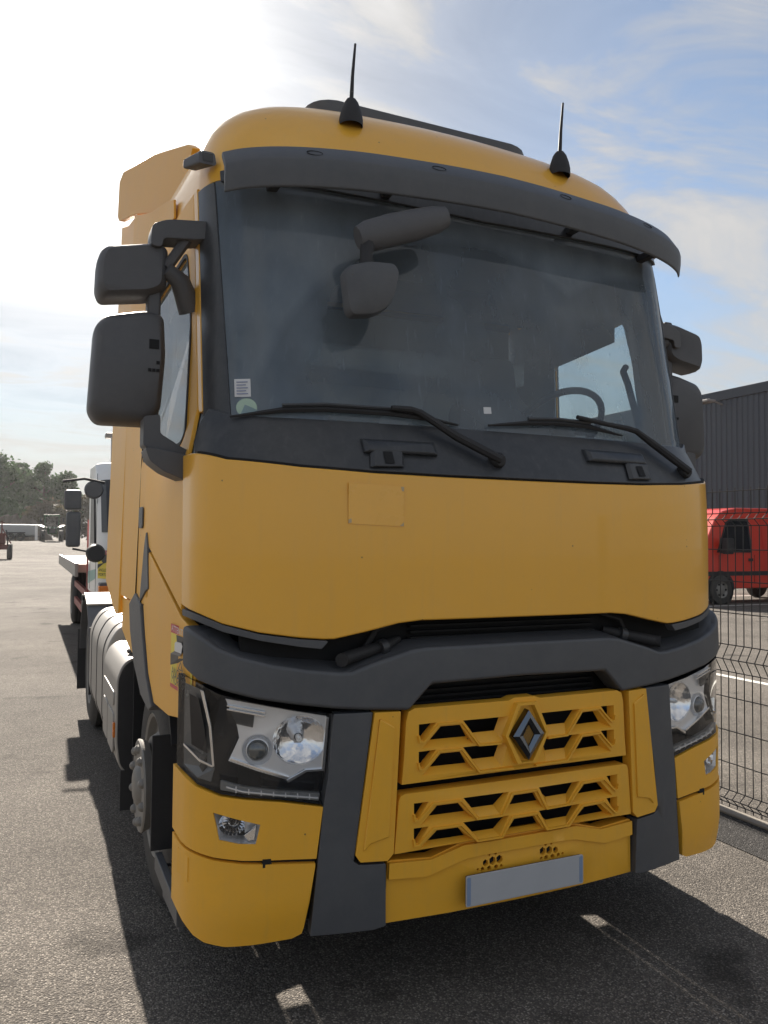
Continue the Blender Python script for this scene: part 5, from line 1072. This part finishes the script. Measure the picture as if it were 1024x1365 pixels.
# ------------------------------------------------------------------ far yard: trees, tractor, tanker, red machine
def tree(x, y, h, w, m, label, z0=1.2, nleaf=5200, grp='trees at the far edge of the yard'):
    t = thing('tree', label, 'tree', (x, y, z0), grp)
    tr = MB().tube([(x, y, z0-.3), (x+.1, y, z0+h*.3), (x-.1, y+.1, z0+h*.6), (x+.1, y, z0+h*.85)], [h*.03, h*.022, h*.014, h*.004], 8)
    for k in range(9):
        a = rng.uniform(0, 6.28); zz = z0+h*rng.uniform(.25, .65); L = w*rng.uniform(.25, .45)
        tr.tube([(x, y, zz), (x+L*.6*math.cos(a), y+L*.6*math.sin(a), zz+L*.45), (x+L*math.cos(a), y+L*math.sin(a), zz+L*.9)], [h*.01, h*.006, h*.002], 5)
    tr.build('trunk', M['bark'], t, 40)
    # clumps
    C = []
    for k in range(44):
        a = rng.uniform(0, 6.28); q = rng.uniform(.12, 1); rr = w*.5*math.sin(math.pi*min(1, q*.85+.12))*math.sqrt(rng.uniform(0, 1))
        C.append((x+rr*math.cos(a), y+rr*math.sin(a), z0+h*(.10+.84*q), w*rng.uniform(.11, .22)))
    V = []; F = []
    for k in range(nleaf):
        c = C[rng.integers(len(C))]; d = rng.normal(size=3); d /= np.linalg.norm(d); r = c[3]*rng.uniform(.3, 1.15)
        p = np.array(c[:3])+d*r*np.array([1, 1, .8]); s = rng.uniform(.16, .42)
        u = rng.normal(size=3); u /= np.linalg.norm(u); v = np.cross(u, rng.normal(size=3)); v /= np.linalg.norm(v)
        n = len(V); V += [p-u*s, p+v*s*.6, p+u*s, p-v*s*.6]; F.append((n, n+1, n+2, n+3))
    me = bpy.data.meshes.new('crown'); me.from_pydata([tuple(map(float, q)) for q in V], [], F); link('crown', me, m, t)
tree(-13.5, 146, 15.5, 13, M['leaf'], 'big dense green tree off the far left end of the row', 1.2)
tree(-6.8, 140, 14.2, 11, M['leaf'], 'tallest dark green tree at the left end of the row')
tree(-3.2, 148, 13.5, 8, M['leaf'], 'green tree just left of the gap in the row')
tree(.8, 144, 13.8, 7.5, M['leaf'], 'broad green tree behind the green farm tractor')
tree(4.2, 142, 11.6, 7, M['leaf'], 'lower green tree at the right end of the row, by the white truck mirror')
tree(1.6, 132, 6.0, 8, M['leaf2'], 'low olive brown bushy tree in front of the green trees', 1.2, 3500)
tree(7.5, 138, 7.5, 8, M['leaf2'], 'low brownish tree half hidden behind the white flatbed truck', 1.2, 3500)
tree(12.5, 144, 11, 9, M['leaf'], 'green tree hidden behind the yellow truck, last of the row')
tree(-6.0, 130, 6.5, 9, M['leaf'], 'low dark bushy tree behind the grey tanker', 1.2, 3800)

tx, ty_, tz = .75, 92, 1.28
Tr = thing('farm_tractor', 'green farm tractor facing the yard below the trees', 'tractor', (tx, ty_, tz))
MB().box((tx-.45, ty_-1.9, tz+.75), (tx+.45, ty_-.3, tz+1.55)).build('bonnet', M['green'], Tr, 30, .12, 3)
MB().box((tx-.32, ty_-1.93, tz+.85), (tx+.32, ty_-1.88, tz+1.35)).build('front_grille', M['black'], Tr, 0, .03)
for s in (-1, 1):
    MB().box((tx+s*.22-.1, ty_-1.95, tz+1.36), (tx+s*.22+.1, ty_-1.90, tz+1.47)).build('headlight', M['satin'], Tr, 0, .02)
cb_ = MB()
for sx in (-.72, .72):
    for y_ in (ty_-.3, ty_+1.0): cb_.bar((tx+sx*.9, y_, tz+1.2), (tx+sx, y_, tz+2.75), .10)
cb_.box((tx-.85, ty_-.4, tz+2.72), (tx+.85, ty_+1.1, tz+2.90)).build('cab_frame', M['green'], Tr, 30, .03)
mesh('cab_glass', [(tx-.68, ty_-.3, tz+1.35), (tx+.68, ty_-.3, tz+1.35), (tx+.70, ty_-.3, tz+2.72), (tx-.70, ty_-.3, tz+2.72)], [(0, 1, 2, 3)], M['smoke'], Tr, 0)
MB().box((tx-.5, ty_+.2, tz+1.0), (tx+.5, ty_+.9, tz+1.5)).build('cab_seat', M['black'], Tr, 0, .05)
for s in (-1, 1):
    MB().lathe([(-.25, .3), (-.25, .75), (-.2, .84), (.2, .84), (.25, .75), (.25, .3)], (tx+s*.98, ty_+.7, tz+.80), 'x', 24).build('rear_wheel', M['tyre'], Tr, 40)
    MB().lathe([(-.2, .2), (-.2, .52), (-.16, .60), (.16, .60), (.2, .52), (.2, .2)], (tx+s*.88, ty_-1.4, tz+.58), 'x', 24).build('front_wheel', M['tyre'], Tr, 40)
    MB().bar((tx+s*.70, ty_+.3, tz+1.5), (tx+s*1.2, ty_+1.0, tz+1.75), .5, .06).build('mudguard', M['green'], Tr, 0)
    MB().tube([(tx+s*.8, ty_-.3, tz+2.6), (tx+s*1.25, ty_-.35, tz+2.5)], .02, 6).build('mirror_arm', M['black'], Tr, 0)
    MB().box((tx+s*1.15-.08, ty_-.40, tz+2.1), (tx+s*1.15+.08, ty_-.34, tz+2.5)).build('mirror', M['black'], Tr, 0, .01)
MB().tube([(tx+.5, ty_-.7, tz+1.5), (tx+.5, ty_-.7, tz+2.6)], .05, 8).build('exhaust', M['black'], Tr, 40)

gx0, gy0, gz0 = -2.9, 99, 1.25
Tk = thing('tanker_trailer', 'long grey farm trailer tank left of the green tractor', 'trailer', (gx0, gy0, gz0))
tr_ = rounded([(gy0-1.2, gz0+.55), (gy0+1.2, gz0+.55), (gy0+1.25, gz0+1.9), (gy0-1.25, gz0+1.9)], .25, 4)
MB().prism(tr_, lambda y, z: (gx0-2.4, y, z), lambda y, z: (gx0+2.3, y, z)).build('tank', M['grey_tank'], Tk, 40, .05)
MB().box((gx0-2.5, gy0-.5, gz0+.45), (gx0+3.0, gy0+.5, gz0+.6)).build('chassis', M['black'], Tk, 0)
for xx in (-.6, .5):
    for s in (-1, 1): MB().lathe([(-.2, .2), (-.2, .42), (-.15, .5), (.15, .5), (.2, .42), (.2, .2)], (gx0+xx, gy0+s*1.15, gz0+.5), 'y', 20).build('wheel', M['tyre'], Tk, 40)
MB().box((gx0-1.1, gy0-1.4, gz0+.9), (gx0+1.0, gy0-1.2, gz0+1.0)).build('mudguard', M['black'], Tk, 0)
MB().box((gx0+2.0, gy0-1.3, gz0+.1), (gx0+2.3, gy0-.9, gz0+1.85)).build('end_frame', M['white'], Tk, 0)
# heap of scrap on top/behind the tanker
def heap(x, y, z0, L, h):
    V = []; n = 26; m_ = 8
    for i in range(n+1):
        for j in range(m_+1):
            a, b = i/n, j/m_; V.append((x-L/2+L*a, y+3*b, z0+h*(math.sin(math.pi*a)**.6)*math.sin(math.pi*b)**.6*(.7+.5*rng.uniform())))
    F = [(i*(m_+1)+j, (i+1)*(m_+1)+j, (i+1)*(m_+1)+j+1, i*(m_+1)+j+1) for i in range(n) for j in range(m_)]
    return mesh('earth_mound', V, F, M['earth'], None, 0)
struct(heap(-3.2, 102, 1.2, 9, 3.0))

rx, ry, rz = -3.35, 64, .0
Rm = thing('red_farm_machine', 'dark rusty red farm machine with black tyres at the far left edge of the yard', 'farm machine', (rx, ry, rz))
MB().box((rx-1.0, ry-.8, rz+.75), (rx+.35, ry+1.6, rz+1.15)).build('frame', M['rust'], Rm, 0, .03)
MB().box((rx-.9, ry-.4, rz+1.15), (rx+.15, ry+1.2, rz+2.0)).build('hopper', M['rust'], Rm, 0, .05)
MB().bar((rx-.1, ry-.6, rz+1.1), (rx-.1, ry-.6, rz+2.9), .10).build('mast', M['rust'], Rm, 0)
MB().bar((rx-1.0, ry-.6, rz+2.75), (rx+.1, ry-.6, rz+2.75), .08).build('top_bar', M['rust'], Rm, 0)
MB().bar((rx-.1, ry-.6, rz+2.4), (rx+.55, ry-.9, rz+1.2), .07).build('strut', M['rust'], Rm, 0)
MB().tube([(rx+.2, ry-.9, rz+2.2), (rx+.35, ry-1.0, rz+1.6), (rx+.3, ry-1.0, rz+1.1)], .05, 6).build('hose', M['black'], Rm, 0)
for s, yy in ((1, -.3), (-1, -.3), (1, 1.2)): MB().lathe([(-.18, .2), (-.18, .52), (-.12, .6), (.12, .6), (.18, .52), (.18, .2)], (rx+(.45 if s > 0 else -1.1), ry+yy, rz+.6), 'x', 22).build('wheel', M['tyre'], Rm, 40)

# ------------------------------------------------------------------ air
hb = MB().box((-70, -40, -1.2), (90, 190, 21)); hme = bpy.data.meshes.new('haze'); hme.from_pydata(hb.V, [], hb.F)
hm = bpy.data.materials.new('haze'); hm.use_nodes = True; ht = hm.node_tree; ht.nodes.clear()
ho = ht.nodes.new('ShaderNodeOutputMaterial'); hv = ht.nodes.new('ShaderNodeVolumePrincipled'); ht.links.new(hv.outputs[0], ho.inputs['Volume'])
hv.inputs['Color'].default_value = (0.92, 0.94, 0.97, 1); hv.inputs['Density'].default_value = 0.00015; hv.inputs['Anisotropy'].default_value = 0.6
hob = link('haze', hme, hm); hob['kind'] = 'stuff'
